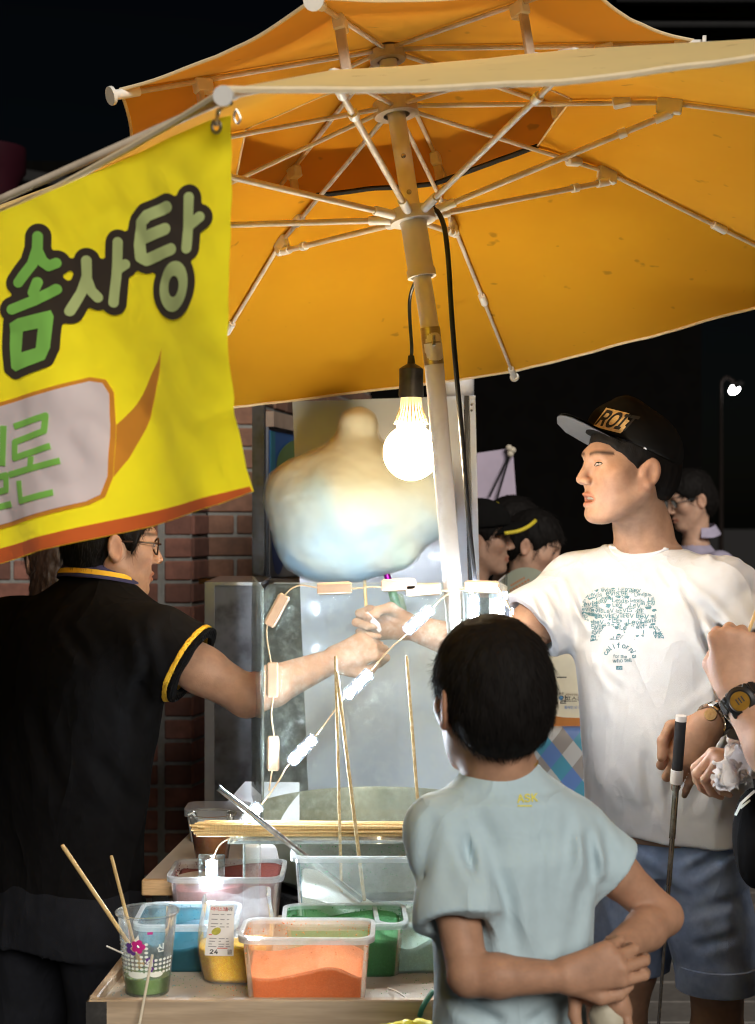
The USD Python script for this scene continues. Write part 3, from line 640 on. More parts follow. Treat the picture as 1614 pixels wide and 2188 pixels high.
# ------------------------------------------------------------------ yellow banner
Z3 = lambda pts: [(x / 2.545, 350 + y / 2.545) for x, y in pts]
TR, TL, BR = U(492, 248, 1.885), U(0, 455, 2.10), U(540, 1050, 1.90)
bn = unit(np.cross(TL - TR, BR - TR)); bn = bn if bn[1] < 0 else -bn
bx = unit(TL - TR)
def on_banner(px, py, lift=0):
    d = U(px, py, 1.0) - [0, 0, CZ]; t = ((TR - [0, 0, CZ]) @ bn) / (d @ bn); p = np.array([0, 0, CZ]) + d * t
    s, w = (p - TR) @ bx, TR[2] - p[2]
    rip = .012 * math.sin(13 * s + 2.0 * w + 1) * min(1, w * 3 + .1) + .010 * math.sin(27 * s - 5 * w) * min(1, w * 2.2) + .013 * (fbm(np.array([s * 12, w * 7, 0.3]), 4, 11) - .5) + .0035 * (abs(2 * noise(np.array([s * 16 + w * 9, w * 14 - s * 6, .7]), 5) - 1) - .4) + .0012 * math.sin(120 * w) * math.exp(-((s - .006) / .03) ** 2)
    fold = .006 * math.exp(-((w - .345 - .12 * s) / .012) ** 2) * (s > 0.01) * max(0, 1 - s / .2)
    return p + bn * (rip + fold + lift)
def banner_mesh(poly, lift, size=7):
    lift *= 2.2; m = flat(poly, size); v = np.array([on_banner(x, y, lift) for x, y in m.vertices[:, :2]]); m = trimesh.Trimesh(v, m.faces[:, ::-1], process=False); m.merge_vertices(); return m
cloth = lambda n, c, t=.22: mat(n, c, .85, .04, 15, bump=.25, bscale=900, translucent=t, sheen=.1)
CY, CO, CW, CGR, CPG, CDK, CRD = cloth("banner_yellow", (.95, .82, .012)), cloth("banner_orange", (.72, .30, .03)), cloth("banner_white", (.88, .80, .82)), cloth("banner_green", (.30, .72, .12)), cloth("banner_pale_green", (.68, .80, .32)), cloth("banner_brown", (.035, .022, .012), .05), cloth("banner_red_band", (.68, .14, .025))
ban = thing("banner", "yellow cloth banner with Korean lettering tied to the near parasol tip", "banner", TR)
edge = [(495, 246), (498, 380), (500, 560), (500, 700), (503, 810), (512, 910), (527, 1000), (541, 1050), (470, 1078), (433, 1088), (300, 1128), (100, 1176), (0, 1204), (-260, 1272), (-420, 1318), (-420, 640), (-200, 543), (0, 452), (160, 385), (330, 310), (450, 258)]
cl = Polygon(edge).difference(Point(468, 271).buffer(8)); obj("cloth", banner_mesh(cl, 0, 11), CY, ban, smooth=True)
hemp = [on_banner(x, y, .001) for x, y in [(489, 250), (491, 380), (493, 560), (493, 700), (496, 810), (505, 910), (520, 1000), (532, 1046)]]
g = U(468, 271, 1.0); gp = on_banner(468, 271, .002); a = np.linspace(0, 2 * np.pi, 25); M = frame_m(gp, bx, z=bn)
obj("grommet", tube([(M @ [.0066 * math.cos(t), .0078 * math.sin(t), 0, 1])[:3] for t in a], .0022, 8, caps=False), STEEL, ban, smooth=True)
band = Polygon(Z3([(-700, 2275), (0, 2088), (560, 1945), (1000, 1842), (1360, 1752)]) + [(541, 1050), (470, 1078), (433, 1088), (300, 1128), (100, 1176), (0, 1204), (-275, 1276)]).buffer(-.8)
obj("red_band", banner_mesh(band, .0005), CRD, ban, smooth=True)
sw = Polygon(Z3([(860, 1000), (835, 1060), (780, 1150), (730, 1245), (665, 1340), (598, 1420), (592, 1705), (650, 1610), (735, 1440), (790, 1290), (835, 1130)]))
obj("swoosh", banner_mesh(sw, .0005), CO, ban, smooth=True)
bub = Polygon(Z3([(-800, 1590), (-300, 1430), (0, 1325), (300, 1235), (470, 1180), (530, 1190), (565, 1250), (578, 1420), (572, 1700), (545, 1800), (490, 1835), (0, 1965), (-800, 2180)]))
obj("bubble_border", banner_mesh(bub.buffer(8), .0009), CO, ban, smooth=True); obj("white_bubble", banner_mesh(bub.buffer(-.5), .0013), CW, ban, smooth=True)
def strokes(ls, w, cap=1): return unary_union([LineString(Z3(l)).buffer(w / 2.545 / 2, cap_style=cap, join_style=1) for l in ls])
som = [[(208, 395), (207, 460), (180, 545), (108, 645)], [(207, 470), (232, 530), (268, 555), (305, 540)], [(208, 645), (190, 700)], [(80, 792), (200, 742), (305, 682)]]
SOM = unary_union([strokes(som, 58), Polygon(Z3([(66, 870), (110, 842), (280, 796), (296, 830), (292, 1000), (268, 1066), (110, 1130), (86, 1110), (70, 980)])).difference(Polygon(Z3([(138, 912), (222, 896), (217, 1002), (138, 1026)])))])
SA = strokes([[(460, 525), (456, 610), (425, 700), (372, 800)], [(456, 625), (480, 690), (515, 725)], [(632, 425), (622, 560), (600, 752)], [(620, 575), (668, 545)]], 56)
def ring(cx, cy, rx, ry, rot): return Polygon(Z3([(cx + rx * math.cos(t) * math.cos(rot) - ry * math.sin(t) * math.sin(rot), cy + rx * math.cos(t) * math.sin(rot) + ry * math.sin(t) * math.cos(rot)) for t in np.linspace(0, 2 * np.pi, 40)]))
TANG = unary_union([strokes([[(915, 236), (800, 282), (765, 320), (752, 440), (758, 505), (790, 522), (945, 466)], [(770, 405), (905, 355)], ], 66), strokes([[(1048, 185), (1045, 330), (1040, 462)], [(1055, 335), (1112, 292)]], 58), ring(960, 668, 92, 140, .22).difference(ring(960, 668, 36, 58, .22))])
TANG = TANG.difference(strokes([[(800, 342), (885, 305)], [(800, 455), (885, 425)]], 26, 2))
obj("lettering_outline", banner_mesh(unary_union([SOM, SA, TANG]).buffer(16.5).buffer(6).buffer(-6), .0009), CDK, ban, smooth=True)
obj("lettering", banner_mesh(SOM, .0014), CGR, ban, smooth=True); obj("lettering", banner_mesh(unary_union([SA, TANG]), .0014), CPG, ban, smooth=True)
mel = strokes([[(8, 1425), (0, 1640)], [(44, 1425), (36, 1640)], [(105, 1428), (285, 1368), (282, 1452), (112, 1512), (112, 1598), (322, 1532)], [(212, 1590), (210, 1655)], [(75, 1690), (372, 1612)], [(138, 1722), (150, 1830), (345, 1782)],
               [(-130, 1735), (56, 1692), (52, 1772), (-130, 1815), (-130, 1895), (80, 1848)], [(-170, 1450), (-60, 1420), (-65, 1600), (-170, 1630), (-170, 1450)]], 32, 2)
obj("lettering", banner_mesh(mel.buffer(.5), .0018), CGR, ban, smooth=True)
solo("banner_clip", cat(tube(smoothpath([gp + [0, -.004, 0], gp + [.004, -.006, .018], rib_pt(4, RR) + np.array([.005, -.01, -.008])], 6), .0028, 6), tube(smoothpath([U(505, 232, 1.86), U(500, 250, 1.86), U(507, 264, 1.86), U(514, 252, 1.86), U(505, 232, 1.86)], 6), .0016, 6)), STEEL, "small steel snap hook tying the banner eyelet to the parasol tip", "hook", smooth=True)
rod = [TL + (TL - TR) * .8 + [0, 0, .012], TL + [0, 0, .018], TR + [-.01, .01, .022]]
solo("banner_rod", tube(rod, .0055, 8), RIBM, "pale thin rod along the top edge of the yellow banner", "rod", smooth=True)

# ------------------------------------------------------------------ lettering from glyph outlines
def glyphs(text, height, bold=0, cjk=False):
    import glob
    from PIL import Image, ImageDraw, ImageFont
    font = ImageFont.truetype(glob.glob("/opt/blender-*/*/datafiles/fonts/" + ("Noto Sans CJK*" if cjk else "Inter.woff2"))[0], 96)
    x0, y0, x1, y1 = font.getbbox(text, anchor="ls", stroke_width=bold); im = Image.new("L", (x1 - x0 + 8, y1 - y0 + 8)); ImageDraw.Draw(im).text((4 - x0, 4 - y0), text, 255, font, anchor="ls", stroke_width=bold)
    on = np.pad(np.asarray(im) > 127, ((0, 0), (1, 1))).astype(np.int8); r, st = np.nonzero(np.diff(on, axis=1) == 1); en = np.nonzero(np.diff(on, axis=1) == -1)[1]
    sh = unary_union([sbox(a, -q - 1, b, -q) for a, b, q in zip(st, en, r)]).buffer(.6).buffer(-.6).simplify(.7); k = height / 70.
    return affinity.affine_transform(sh, [k, 0, 0, k, -4 * k, (4 - y0) * k])
def sign_text(text, height, M, depth=.0008, **kw): return put(extrude(glyphs(text, height, **kw), depth), M)

# ------------------------------------------------------------------ cabinet, post, sign board and back board
SHEET = mat("grey_white_sheet_metal", (.60, .67, .76), .20, .03, 4, coat=.2, dirt=(.46, .51, .57), dscale=5, damt=.35, rvar=.05); DSTEEL = mat("dark_stainless", (.085, .085, .09), .34, .2, 9, metal=.85, rvar=.1, stretch=(1, 1, .15), dirt=(.08, .08, .085), dscale=5)
DP = 4.0
pt = lambda x, y, d=DP: U(x, y, d)
bb = thing("back_board", "tall pale grey sheet metal board standing behind the cotton candy", "board", pt(830, 1740))
def plate(quad, t, m, parent, name, label=None):
    q = np.array(quad); n = unit(np.cross(q[1] - q[0], q[3] - q[0])); n = n if n[1] > 0 else -n
    return obj(name, trimesh.convex.convex_hull(np.vstack([q, q + n * t])), m, parent, label=label)
plate([pt(625, 858), pt(991, 846), pt(1012, 1760), pt(662, 1760)], .012, SHEET, bb, "sheet")
plate([pt(993, 845, 4.02), pt(1003, 845, 4.02), pt(1024, 1760, 4.02), pt(1013, 1760, 4.02)], .012, BLACKP, bb, "dark_gap")
st_ = plate([pt(1003.5, 845), pt(1016, 844.5), pt(1037, 1760), pt(1024.5, 1760)], .03, SHEET, bb, "edge_strip")
for y in (865, 877): obj("screw_hole", tube([pt(1008, y, 3.999), pt(1008, y, 3.992)], .0032, 10), mat("dark_hole", (.06, .06, .06), .5, .1), st_)
solo("white_pipe", lathe([(.001, 0), (.04, 0), (.042, .004), (.042, .115), (.04, .12), (.001, .12)], 30, pt(979, 873, 4.12)), WHITEP, "short white plastic pipe end above the back board", "pipe", smooth=35)
solo("steel_post", cat(box2(U(539, 866, 4.3), U(564, 866, 4.3) * [1, 1, 0] + [0, .012, 0]), box2(U(561, 866, 4.3) + [0, .012, 0], (U(565, 866, 4.3) * [1, 1, 0]) + [0, .06, 0])), DSTEEL, "thin stainless angle post standing left of the back board", "post")
cb = thing("steel_cabinet", "dark stainless box with a bright edge beside the back board", "cabinet", [*U(500, 1400, 3.62)[:2], 0])
c0, c1 = U(442, 1249, 3.62), U(553, 1690, 3.62)
obj("body", box2([c0[0], 3.62, .0], [c1[0], 3.95, c0[2]]), DSTEEL, cb); obj("frame", cat(box2([c0[0] - .004, 3.612, c0[2] - .002], [c1[0] + .006, 3.96, c0[2] + .006]), box2([c1[0] - .006, 3.608, .0], [c1[0] + .006, 3.63, c0[2] - .002]), box2([c0[0] - .004, 3.612, 0], [c0[0] + .018, 3.622, c0[2] - .002])), mat("bright_steel_edge", (.5, .49, .48), .25, .1, 20, metal=1), cb)
solo("wooden_ledge", box2(U(425, 1236, 4.42), U(700, 1248, 4.42) + [0, .12, 0]), mat("brown_ledge", (.22, .15, .09), .6, .25, 12), "brown wooden ledge under the blue sign board", "ledge")
sg = thing("sign_board", "blue notice board with white Korean letters half hidden behind the back board", "sign", U(640, 1236, 4.75))
S0, S1 = U(563, 1094, 4.55), U(760, 1094, 5.9); sx = unit((S1 - S0) * [1, 1, 0]); sn = np.array([sx[1], -sx[0], 0]); sw_ = np.linalg.norm((S1 - S0)[:2])
def board(u0, u1, z0, z1, t, m, name, lift=0, parent=sg):
    c = S0 + sx * (u0 + u1) / 2 + sn * (lift); c[2] = (z0 + z1) / 2; return obj(name, rbox(u1 - u0, t, z1 - z0, .001, frame_m(c, sx, z=[0, 0, 1])), m, parent)
ztop = U(563, 912, 4.55)[2]; zb = U(563, 1238, 4.55)[2]; zm = U(563, 1030, 4.55)[2]
board(0, sw_, zb, ztop, .03, mat("sign_backing", (.16, .17, .20), .6, .1), "backing", .0)
board(0, sw_, ztop, ztop + .045, .05, mat("pale_sign_frame", (.34, .25, .19), .6, .15, 20), "frame", .006); board(.0, sw_, zm, ztop - .01, .004, mat("sign_blue", (.03, .09, .25), .5, .08, 8), "blue_panel", .018)
board(0, .05, zm, ztop - .012, .003, mat("sign_teal", (.03, .16, .22), .5, .1), "teal_strip", .0215)
board(.0, sw_, zb, zm - .002, .004, mat("sign_pale", (.34, .32, .30), .6, .1, 8), "picture_panel", .018)
Ms = frame_m(S0 + sx * .50 + sn * .0205 + np.array([0, 0, U(0, 1012, 4.75)[2] - S0[2]]), sx, z=sn)
try: obj("lettering", sign_text("반드", .085, Ms, bold=2, cjk=True), mat("sign_letter_white", (.62, .60, .56), .6, .05), sg)
except Exception: pass
for u, z, w, h, c, n in ((.06, zb + .33, .9, .10, (.10, .16, .05), "green_hill"), (.02, zb + .12, 1.0, .08, (.16, .22, .08), "green_hill"), (.1, zb + .22, .8, .06, (.40, .36, .26), "sand_path"), (0, zm - .17, .16, .1, (.06, .10, .26), "blue_shape")):
    e = affinity.scale(Point(0, 0).buffer(1), w / 2, h); M = frame_m(S0 + sx * (u + w / 2) + sn * (.0206 + .0004 * len(n)) + np.array([0, 0, z - S0[2]]), sx, z=sn); cl_ = e.intersection(sbox(-u - w / 2, -2, 2, 2)); obj(n, put(extrude(cl_, .0006), M), mat("sign_" + n + str(int(u * 100)), c, .6, .15, 12), sg)
for u in (.16, .24, .36, .5): obj("small_tree", put(lathe([(.001, .07), (.012, .03), (.014, 0), (.001, -.004)], 8), frame_m(S0 + sx * u + sn * .022 + np.array([0, 0, zb + .22 + .03 * math.sin(u * 30) - S0[2]]), sx, z=[0, 0, 1])), mat("sign_tree", (.07, .06, .12), .7, .2), sg)

# ------------------------------------------------------------------ stall: cart, machine, acrylic shield
WOODL = mat("pale_laminate_wood", (.38, .29, .20), .5, .22, 14, stretch=(.5, 6, 6), bump=.15, bscale=90, dirt=(.24, .17, .10), dscale=9, damt=.5); TRAYT = mat("worn_tray_top", (.36, .32, .27), .45, .2, 12, dirt=(.20, .16, .12), dscale=12, damt=.6, rvar=.12)
ZT = .768
cart = thing("vendor_cart", "low wooden tray cart with pale edge boards holding the sugar tubs", "cart", [-.05, 2.9, 0])
x0, x1, y0, y1 = -.455, .25, 2.475, 3.05
obj("tray_top", box2([x0 + .012, y0 + .012, ZT - .03], [x1 - .012, y1, ZT]), TRAYT, cart)
obj("front_board", rbox(x1 - x0, .016, .10, .002, c=((x0 + x1) / 2, y0 + .004, ZT - .035)), WOODL, cart); obj("side_board", put(rbox(.62, .014, .09, .002), frame_m([x0 + .025, y0 + .32, ZT - .028], [.06, 1, 0], z=[0, 0, 1])), WOODL, cart); obj("side_board", rbox(.014, y1 - y0 - .02, .09, .002, c=(x1, (y0 + y1) / 2, ZT - .028)), WOODL, cart)
obj("cart_body", box2([x0 + .06, y0 + .08, .16], [x1 - .05, y1 + .45, ZT - .032]), mat("cart_steel_panel", (.30, .30, .31), .4, .15, 10, metal=.6), cart)
for x in (x0 + .12, x1 - .12):
    for y in (y0 + .15, y1 + .35): obj("wheel", cat(put(lathe([(.001, -.018), (.05, -.018), (.075, -.012), (.078, 0), (.075, .012), (.05, .018), (.001, .018)], 24), frame_m([x, y, .08], [0, 1, 0], z=[1, 0, 0]))), BLACKP, cart, smooth=35)
obj("corner_bracket", cat(box2([x0 - .002, y0 - .006, ZT - .085], [x0 + .03, y0 - .0045, ZT + .013]), box2([x0 - .003, y0 - .004, ZT - .085], [x0 - .0015, y0 + .03, ZT + .013])), STEEL, cart)
RR2 = RS(3)
for nm, colr, n_, bx0, bx1, by0, by1 in (("green_spill", (.05, .28, .10), 260, -.38, .12, 2.50, 2.70), ("orange_spill", (.75, .22, .04), 150, -.28, .02, 2.485, 2.62), ("white_spill", (.75, .78, .78), 520, -.43, .2, 2.49, 2.95), ("teal_spill", (.04, .3, .36), 160, -.42, -.3, 2.55, 2.72)):
    cl_x, cl_y = RR2.uniform(bx0, bx1, 9), RR2.uniform(by0, by1, 9); k_ = RR2.randint(0, 9, n_); xx, yy = cl_x[k_] + RR2.randn(n_) * .03, cl_y[k_] + RR2.randn(n_) * .025; ok_ = (xx > -.43) & (xx < .23) & (yy > 2.492)
    solo(nm, cat(*[trimesh.creation.box(extents=[r, r, r * .8], transform=trimesh.transformations.translation_matrix([x, y, ZT + r * .4])) for x, y, r in zip(xx[ok_], yy[ok_], RR2.uniform(.0005, .0014, n_))]), mat(nm + "_grains", colr, .7, .2, 60), None, None, kind="stuff")
ZB = .852
tb = thing("side_table", "worn plank table top with the orange drink beside the candy machine", "table", [-.33, 3.2, 0])
q = [U(305, 1880, 2.985), U(530, 1880, 2.985), U(560, 1755, 3.6), U(440, 1755, 3.6)]; q = np.array([[p[0], p[1], ZB] for p in q])
obj("table_top", trimesh.convex.convex_hull(np.vstack([q, q - [0, 0, .022]])), mat("grey_table_top", (.40, .35, .30), .5, .15, 9, dirt=(.25, .19, .14), dscale=8, damt=.5), tb); obj("edge_board", rbox(.20, .014, .03, .002, c=(q[0][0] + .1, q[0][1] - .0075, ZB - .012)), mat("raw_plywood_edge", (.36, .22, .10), .7, .3, 30, stretch=(1, 1, 12)), tb)
for x, y in ((-.42, 3.05), (-.24, 3.05), (-.37, 3.5), (-.26, 3.5)): obj("leg", box2([x - .015, y - .015, 0], [x + .015, y + .015, ZB - .023]), DSTEEL, tb)
solo("leaning_sheet", trimesh.convex.convex_hull(np.vstack([a_ := np.array([U(478, 1722, 3.45), U(640, 1800, 3.36), U(640, 1672, 3.5), U(524, 1670, 3.52)]), a_ + [0, .006, -.004]])), SHEET, "grey sheet of board lying at an angle under the steel cabinet", "board")

mc = thing("cotton_candy_machine", "round stainless cotton candy machine with a wide olive stained bowl", "machine", [.0, 3.28, 0])
BC = np.array([.0, 3.28, 0]); BR_ = .262
BOWL = mat("sugar_stained_bowl", (.20, .205, .15), .45, .2, 8, metal=.35, dirt=(.09, .105, .05), dscale=7, damt=.7, rvar=.12)
obj("bowl", lathe([(.06, .80), (.20, .80), (.235, .82), (BR_ - .004, .925), (BR_, .932), (BR_ + .006, .928), (BR_ + .002, .90), (.24, .815), (.20, .79), (.06, .79)], 72, BC), BOWL, mc, smooth=35)
obj("spinner_head", lathe([(.001, .90), (.04, .90), (.055, .885), (.058, .85), (.04, .82), (.03, .80)], 36, BC), STEEL, mc, smooth=35)
obj("drum", lathe([(.001, .30), (.235, .30), (.24, .31), (.24, .775), (.232, .789), (.001, .789)], 72, BC), mat("stained_drum_steel", (.33, .31, .30), .2, .2, 6, metal=.95, rvar=.1, stretch=(4, 4, .4), dirt=(.07, .08, .06), dscale=9, damt=.5), mc, smooth=35)
obj("switch_box", rbox(.07, .05, .09, .004, c=(-.23, 3.14, .845)), WHITEP, mc)
ACR = clear("clear_acrylic", (.955, .975, .965), .03, .05, (.66, .76, .70), 1.45, .16); ACRE = mat("acrylic_edge", (.55, .62, .60), .15, .1, 30, alpha=.55)
DA = 2.955; AX0, AX1 = U(563, 0, DA)[0], U(1047, 0, DA)[0]; AZ1 = U(0, 1247, DA)[2]; AZ0 = .955
ash = thing("acrylic_shield", "clear acrylic splash shield standing around the candy machine", "screen", [0, DA, AZ0])
pg = Polygon([(AX0, AZ0), (AX1, AZ0), (AX1, AZ1), (AX0 + .02, AZ1), (AX0 + .007, AZ1 - .003), (AX0, AZ1 - .018)]); pm = put(extrude(pg, .005), frame_m([0, DA + .005, 0], [1, 0, 0], z=[0, -1, 0])); obj("front_pane", pm, ACR, ash)
obj("pane_edge", cat(box2([AX0 + .02, DA, AZ1 + .0003], [AX1, DA + .005, AZ1 + .0016]), box2([AX0 - .0014, DA, AZ0], [AX0 - .0002, DA + .005, AZ1 - .018])), ACRE, ash)
r0, r1 = np.array([AX1 + .004, DA + .004, 0]), np.array([U(1085, 0, 3.3)[0], 3.3, 0])
plate([[*r0[:2], AZ0], [*r1[:2], AZ0], [*r1[:2], AZ1 + .004], [*r0[:2], AZ1 - .01]], .005, ACR, ash, "side_pane"); plate([[AX0 - .004, DA + .004, AZ0], [AX0 - .05, 3.3, AZ0], [AX0 - .05, 3.3, AZ1], [AX0 - .004, DA + .004, AZ1 - .01]], .005, ACR, ash, "side_pane")
obj("foot_ledge", rbox(AX1 - AX0 + .12, .10, .006, .001, c=(0.0, DA - .045, AZ0 - .006)), ACR, ash)
for x in (AX0 - .02, AX1 + .02): obj("foot_block", rbox(.03, .05, AZ0 - .012 - ZT, .002, c=(x, DA - .02, (AZ0 - .010 + ZT) / 2)), ACR, ash)

# ------------------------------------------------------------------ LED strings
PEACH = mat("peach_plastic_housing", (.80, .58, .42), .45, .08, 40, bump=.1); LEDW = glow("led_white", (.78, .88, 1.0), 900); LEDB = glow("led_inner", (.74, .86, 1.0), 330); LEDH = mat("milky_led_housing", (.34, .39, .48), .3, .04, 40, translucent=.2, emit=.12, emc=(.8, .88, 1))
WIRE = mat("cream_wire", (.66, .52, .34), .5, .1, 40)
def led(parent, c, ang, front, L=.068, lit=True, tiltv=None):
    d = np.array([math.cos(ang), 0, math.sin(ang)]); n = np.array([0, -1.0, 0]) if front else np.array([0, 1.0, 0]); M = frame_m(c, d, z=n)
    hs = obj("led_module", cat(rbox(L, .0185, .009, .003, M), rbox(L * .92, .024, .003, .001, M @ trimesh.transformations.translation_matrix([0, 0, -.0035]))), LEDH if front else PEACH, parent, smooth=30)
    if lit:
        for k in (-1, 0, 1): obj("lens", put(lathe([(.001, .003), (.0070, .0022), (.0086, 0), (.001, 0)], 16), M @ trimesh.transformations.translation_matrix([k * L * .33, 0, .0046])), LEDW if front else LEDB, hs, smooth=40)
    return c - d * L / 2, c + d * L / 2
ps = thing("led_string", "cream wired string of peach backed LED modules stuck along the shield edge", "light string", U(700, 1260, DA))
E_ = lambda x, y: U(x, y, DA - .006)
mods = [(584, 1610, 90), (583, 1453, 90), (592, 1304, 62), (715, 1257, 2), (852, 1250, 182), (905, 1260, 3), (1030, 1254, -1)]
ends = [led(ps, U(x, y, DA + .012), math.radians(a), False, .064) for x, y, a in mods]
wp = [U(575, 1690, DA - .006), E_(582, 1642), E_(584, 1610), E_(586, 1575), E_(580, 1530), E_(584, 1485), E_(583, 1453), E_(580, 1420), E_(570, 1345), E_(592, 1304), E_(612, 1268), E_(640, 1251), E_(680, 1256), E_(750, 1258), E_(800, 1254), E_(850, 1258), E_(915, 1262), E_(960, 1262), E_(1000, 1254), E_(1062, 1250)]
obj("wire", tube(smoothpath(wp, 5), .0018, 6), WIRE, ps, smooth=True)
for x, y, a in mods:
    d = np.array([math.cos(math.radians(a)), 0, math.sin(math.radians(a))]); obj("housing_back", rbox(.066, .020, .007, .002, frame_m(U(x, y, DA - .005), d, z=[0, -1, 0])), PEACH, ps)
ds = thing("led_string", "glaring white LED string hanging diagonally across the shield to the tubs", "light string", U(770, 1460, DA - .03))
D_ = lambda x, y, d=DA - .028: U(x, y, d)
for x, y, a in ((895, 1325, 43), (765, 1463, 45), (647, 1603, 47), (531, 1748, 49), (452, 1862, 90), (1013, 1298, 90)): led(ds, D_(x, y), math.radians(a), True, .070 if y < 1800 and x < 1000 else .045)
pn = unit(np.array([(r1 - r0)[1], -(r1 - r0)[0], 0])); pdr = unit(r1 - r0)
for q, zz in ((.35, AZ1 - .03), (.75, AZ1 - .07), (.5, AZ1 - .17)):
    M = frame_m(np.array([*(r0 + (r1 - r0) * q)[:2], zz]) + pn * .010, pdr, z=pn); hs = obj("led_module", cat(rbox(.066, .0185, .009, .003, M)), LEDH, ds, smooth=30)
    for k in (-1, 0, 1): obj("lens", put(lathe([(.001, .003), (.0058, .0022), (.0076, 0), (.001, 0)], 16), M @ trimesh.transformations.translation_matrix([k * .022, 0, .0046])), glow("led_side", (.78, .88, 1.0), 45), hs, smooth=40)
led(ds, U(1068, 1305, 3.12), math.radians(80), True, .05)
obj("wire", tube(smoothpath([U(1062, 1250, DA - .01), D_(1085, 1290), D_(1096, 1320), D_(1090, 1345)], 6), .0018, 6), WIRE, ds, smooth=True)
obj("wire", tube(smoothpath([D_(1013, 1278), D_(1005, 1263), D_(975, 1262), D_(945, 1278), D_(925, 1300), D_(895, 1328, DA - .02), D_(866, 1358), D_(835, 1385), D_(800, 1425), D_(765, 1465, DA - .02), D_(732, 1496), D_(700, 1540), D_(680, 1566), D_(647, 1605, DA - .02), D_(614, 1638), D_(595, 1670), D_(565, 1712), D_(531, 1750, DA - .02), D_(500, 1785), D_(470, 1805), D_(455, 1835)], 5), .0018, 6), WIRE, ds, smooth=True)
solo("led_stand", cat(rbox(.05, .006, .075, .002, c=U(452, 1868, DA - .012))), ACR, "small clear acrylic block behind the lowest white LED", "block")

# ------------------------------------------------------------------ sugar tubs, cups, skewers
def rrect(w, h, r): return sbox(-w / 2 + r, -h / 2 + r, w / 2 - r, h / 2 - r).buffer(r, quad_segs=5)
def taper(m, z0, z1, k):
    t = 1 - k * (1 - (m.vertices[:, 2] - z0) / (z1 - z0)); m.vertices[:, 0] *= t; m.vertices[:, 1] *= t; return m
def plastic(name, c, haze): return clear(name, tuple(.55 + .45 * np.array(c)), .06, haze, c, 1.45, .12)
def sugar(name, c): return mat(name, c, .75, .22, 900, bump=1, bscale=650, spec=.5, dirt=tuple(np.minimum(np.array(c) * 1.7 + .05, 1)), dscale=260, damt=.7)
def tub(name, label, base, w, dp, h, pm, sm, fill, rot=0, group=None, dust=None, rim=.007):
    """open plastic tub; fill(u, v) = height of the sugar, u, v in -1..1 across and back"""
    T = trimesh.transformations.rotation_matrix(rot, [0, 0, 1]); T[:3, 3] = base; t = thing(name, label, "tub", base, group); wl = .0022
    outer, inner = rrect(w, dp, .022), rrect(w - 2 * wl, dp - 2 * wl, .020)
    o, i_ = np.array(outer.exterior.coords)[:-1], np.array(inner.exterior.coords)[:-1]; n = len(o); zs = np.array([0, .004, .35 * h, .7 * h, h]); V = []; sc = lambda z: 1 - .09 * (1 - z / h)
    for z in zs: V += [[x * sc(z), y * sc(z), z] for x, y in o]
    F = [[a * n + j, a * n + (j + 1) % n, (a + 1) * n + (j + 1) % n, (a + 1) * n + j] for a in range(len(zs) - 1) for j in range(n)]
    side = quads(V, F); bot = trimesh.Trimesh(np.vstack([V[:n], [[0, 0, 0]]]), [[n, (j + 1) % n, j] for j in range(n)], process=False)
    obj("body", put(cat(side, bot), T), pm, t, smooth=40)
    ri = extrude(rrect(w + 2 * rim, dp + 2 * rim, .028).difference(rrect(w - .001, dp - .001, .0215)), .0035); ri.apply_translation([0, 0, h - .0015]); lip = extrude(rrect(w + 2 * rim, dp + 2 * rim, .028).difference(rrect(w + 2 * rim - .003, dp + 2 * rim - .003, .0265)), .007); lip.apply_translation([0, 0, h - .0085])
    obj("rim", put(cat(ri, lip), T), RIMM.get(name + label, RIMW), t, smooth=30)
    N = 34; g = np.linspace(-1, 1, N); Vs, top = [], []
    for v in g:
        for u in g:
            z = fill(u, v); k = sc(z) ; x, y = u * (w / 2 - wl - .001) * k, v * (dp / 2 - wl - .001) * k
            ex, ey = (w / 2 - wl - .02) * k, (dp / 2 - wl - .02) * k; dx, dy = max(abs(x) - ex, 0), max(abs(y) - ey, 0); l = math.hypot(dx, dy)
            if l > .019 and dx > 0 and dy > 0: x, y = math.copysign(ex + dx * .019 / l, x), math.copysign(ey + dy * .019 / l, y)
            Vs.append([x, y, z + .0016 * (fbm(np.array([x * 90, y * 90, 0]), 3, 4) - .5)])
    F = [[a * N + b, a * N + b + 1, (a + 1) * N + b + 1, (a + 1) * N + b] for a in range(N - 1) for b in range(N - 1)]
    ringi = [b for b in range(N)] + [a * N + N - 1 for a in range(1, N)] + [(N - 1) * N + b for b in range(N - 2, -1, -1)] + [a * N for a in range(N - 2, 0, -1)]
    base_i = len(Vs); low = [[Vs[q][0] * .93 / max(sc(Vs[q][2]), .5), Vs[q][1] * .93 / max(sc(Vs[q][2]), .5), .003] for q in ringi]
    kk = len(ringi); F2 = [[ringi[(j + 1) % kk], ringi[j], base_i + j, base_i + (j + 1) % kk] for j in range(kk)]
    obj("sugar", put(quads(Vs + low, F + F2), T), sm, t, smooth=True)
    if dust is not None:
        R = RS(int(abs(base[0]) * 1e4) % 1000); ds_ = []
        for _ in range(320):
            s_ = R.randint(4); a = R.uniform(-.9, .9); zz = h * (.55 + .43 * R.rand() ** .6); k = sc(zz)
            x, y = ((a * w / 2, -dp / 2 + wl), (a * w / 2, dp / 2 - wl), (-w / 2 + wl, a * dp / 2), (w / 2 - wl, a * dp / 2))[s_]; ds_.append(trimesh.creation.icosphere(0, R.uniform(.0004, .0014)).apply_translation([x * k * .985, y * k * .985, zz]))
        p = obj("sugar_dust", put(cat(*ds_), T), dust, t); tag(p, kind="stuff")
    return t
RIMW = clear("frosted_rim", (.9, .92, .93), .1, .30, (.85, .88, .88), 1.45, .15); RIMM = {}
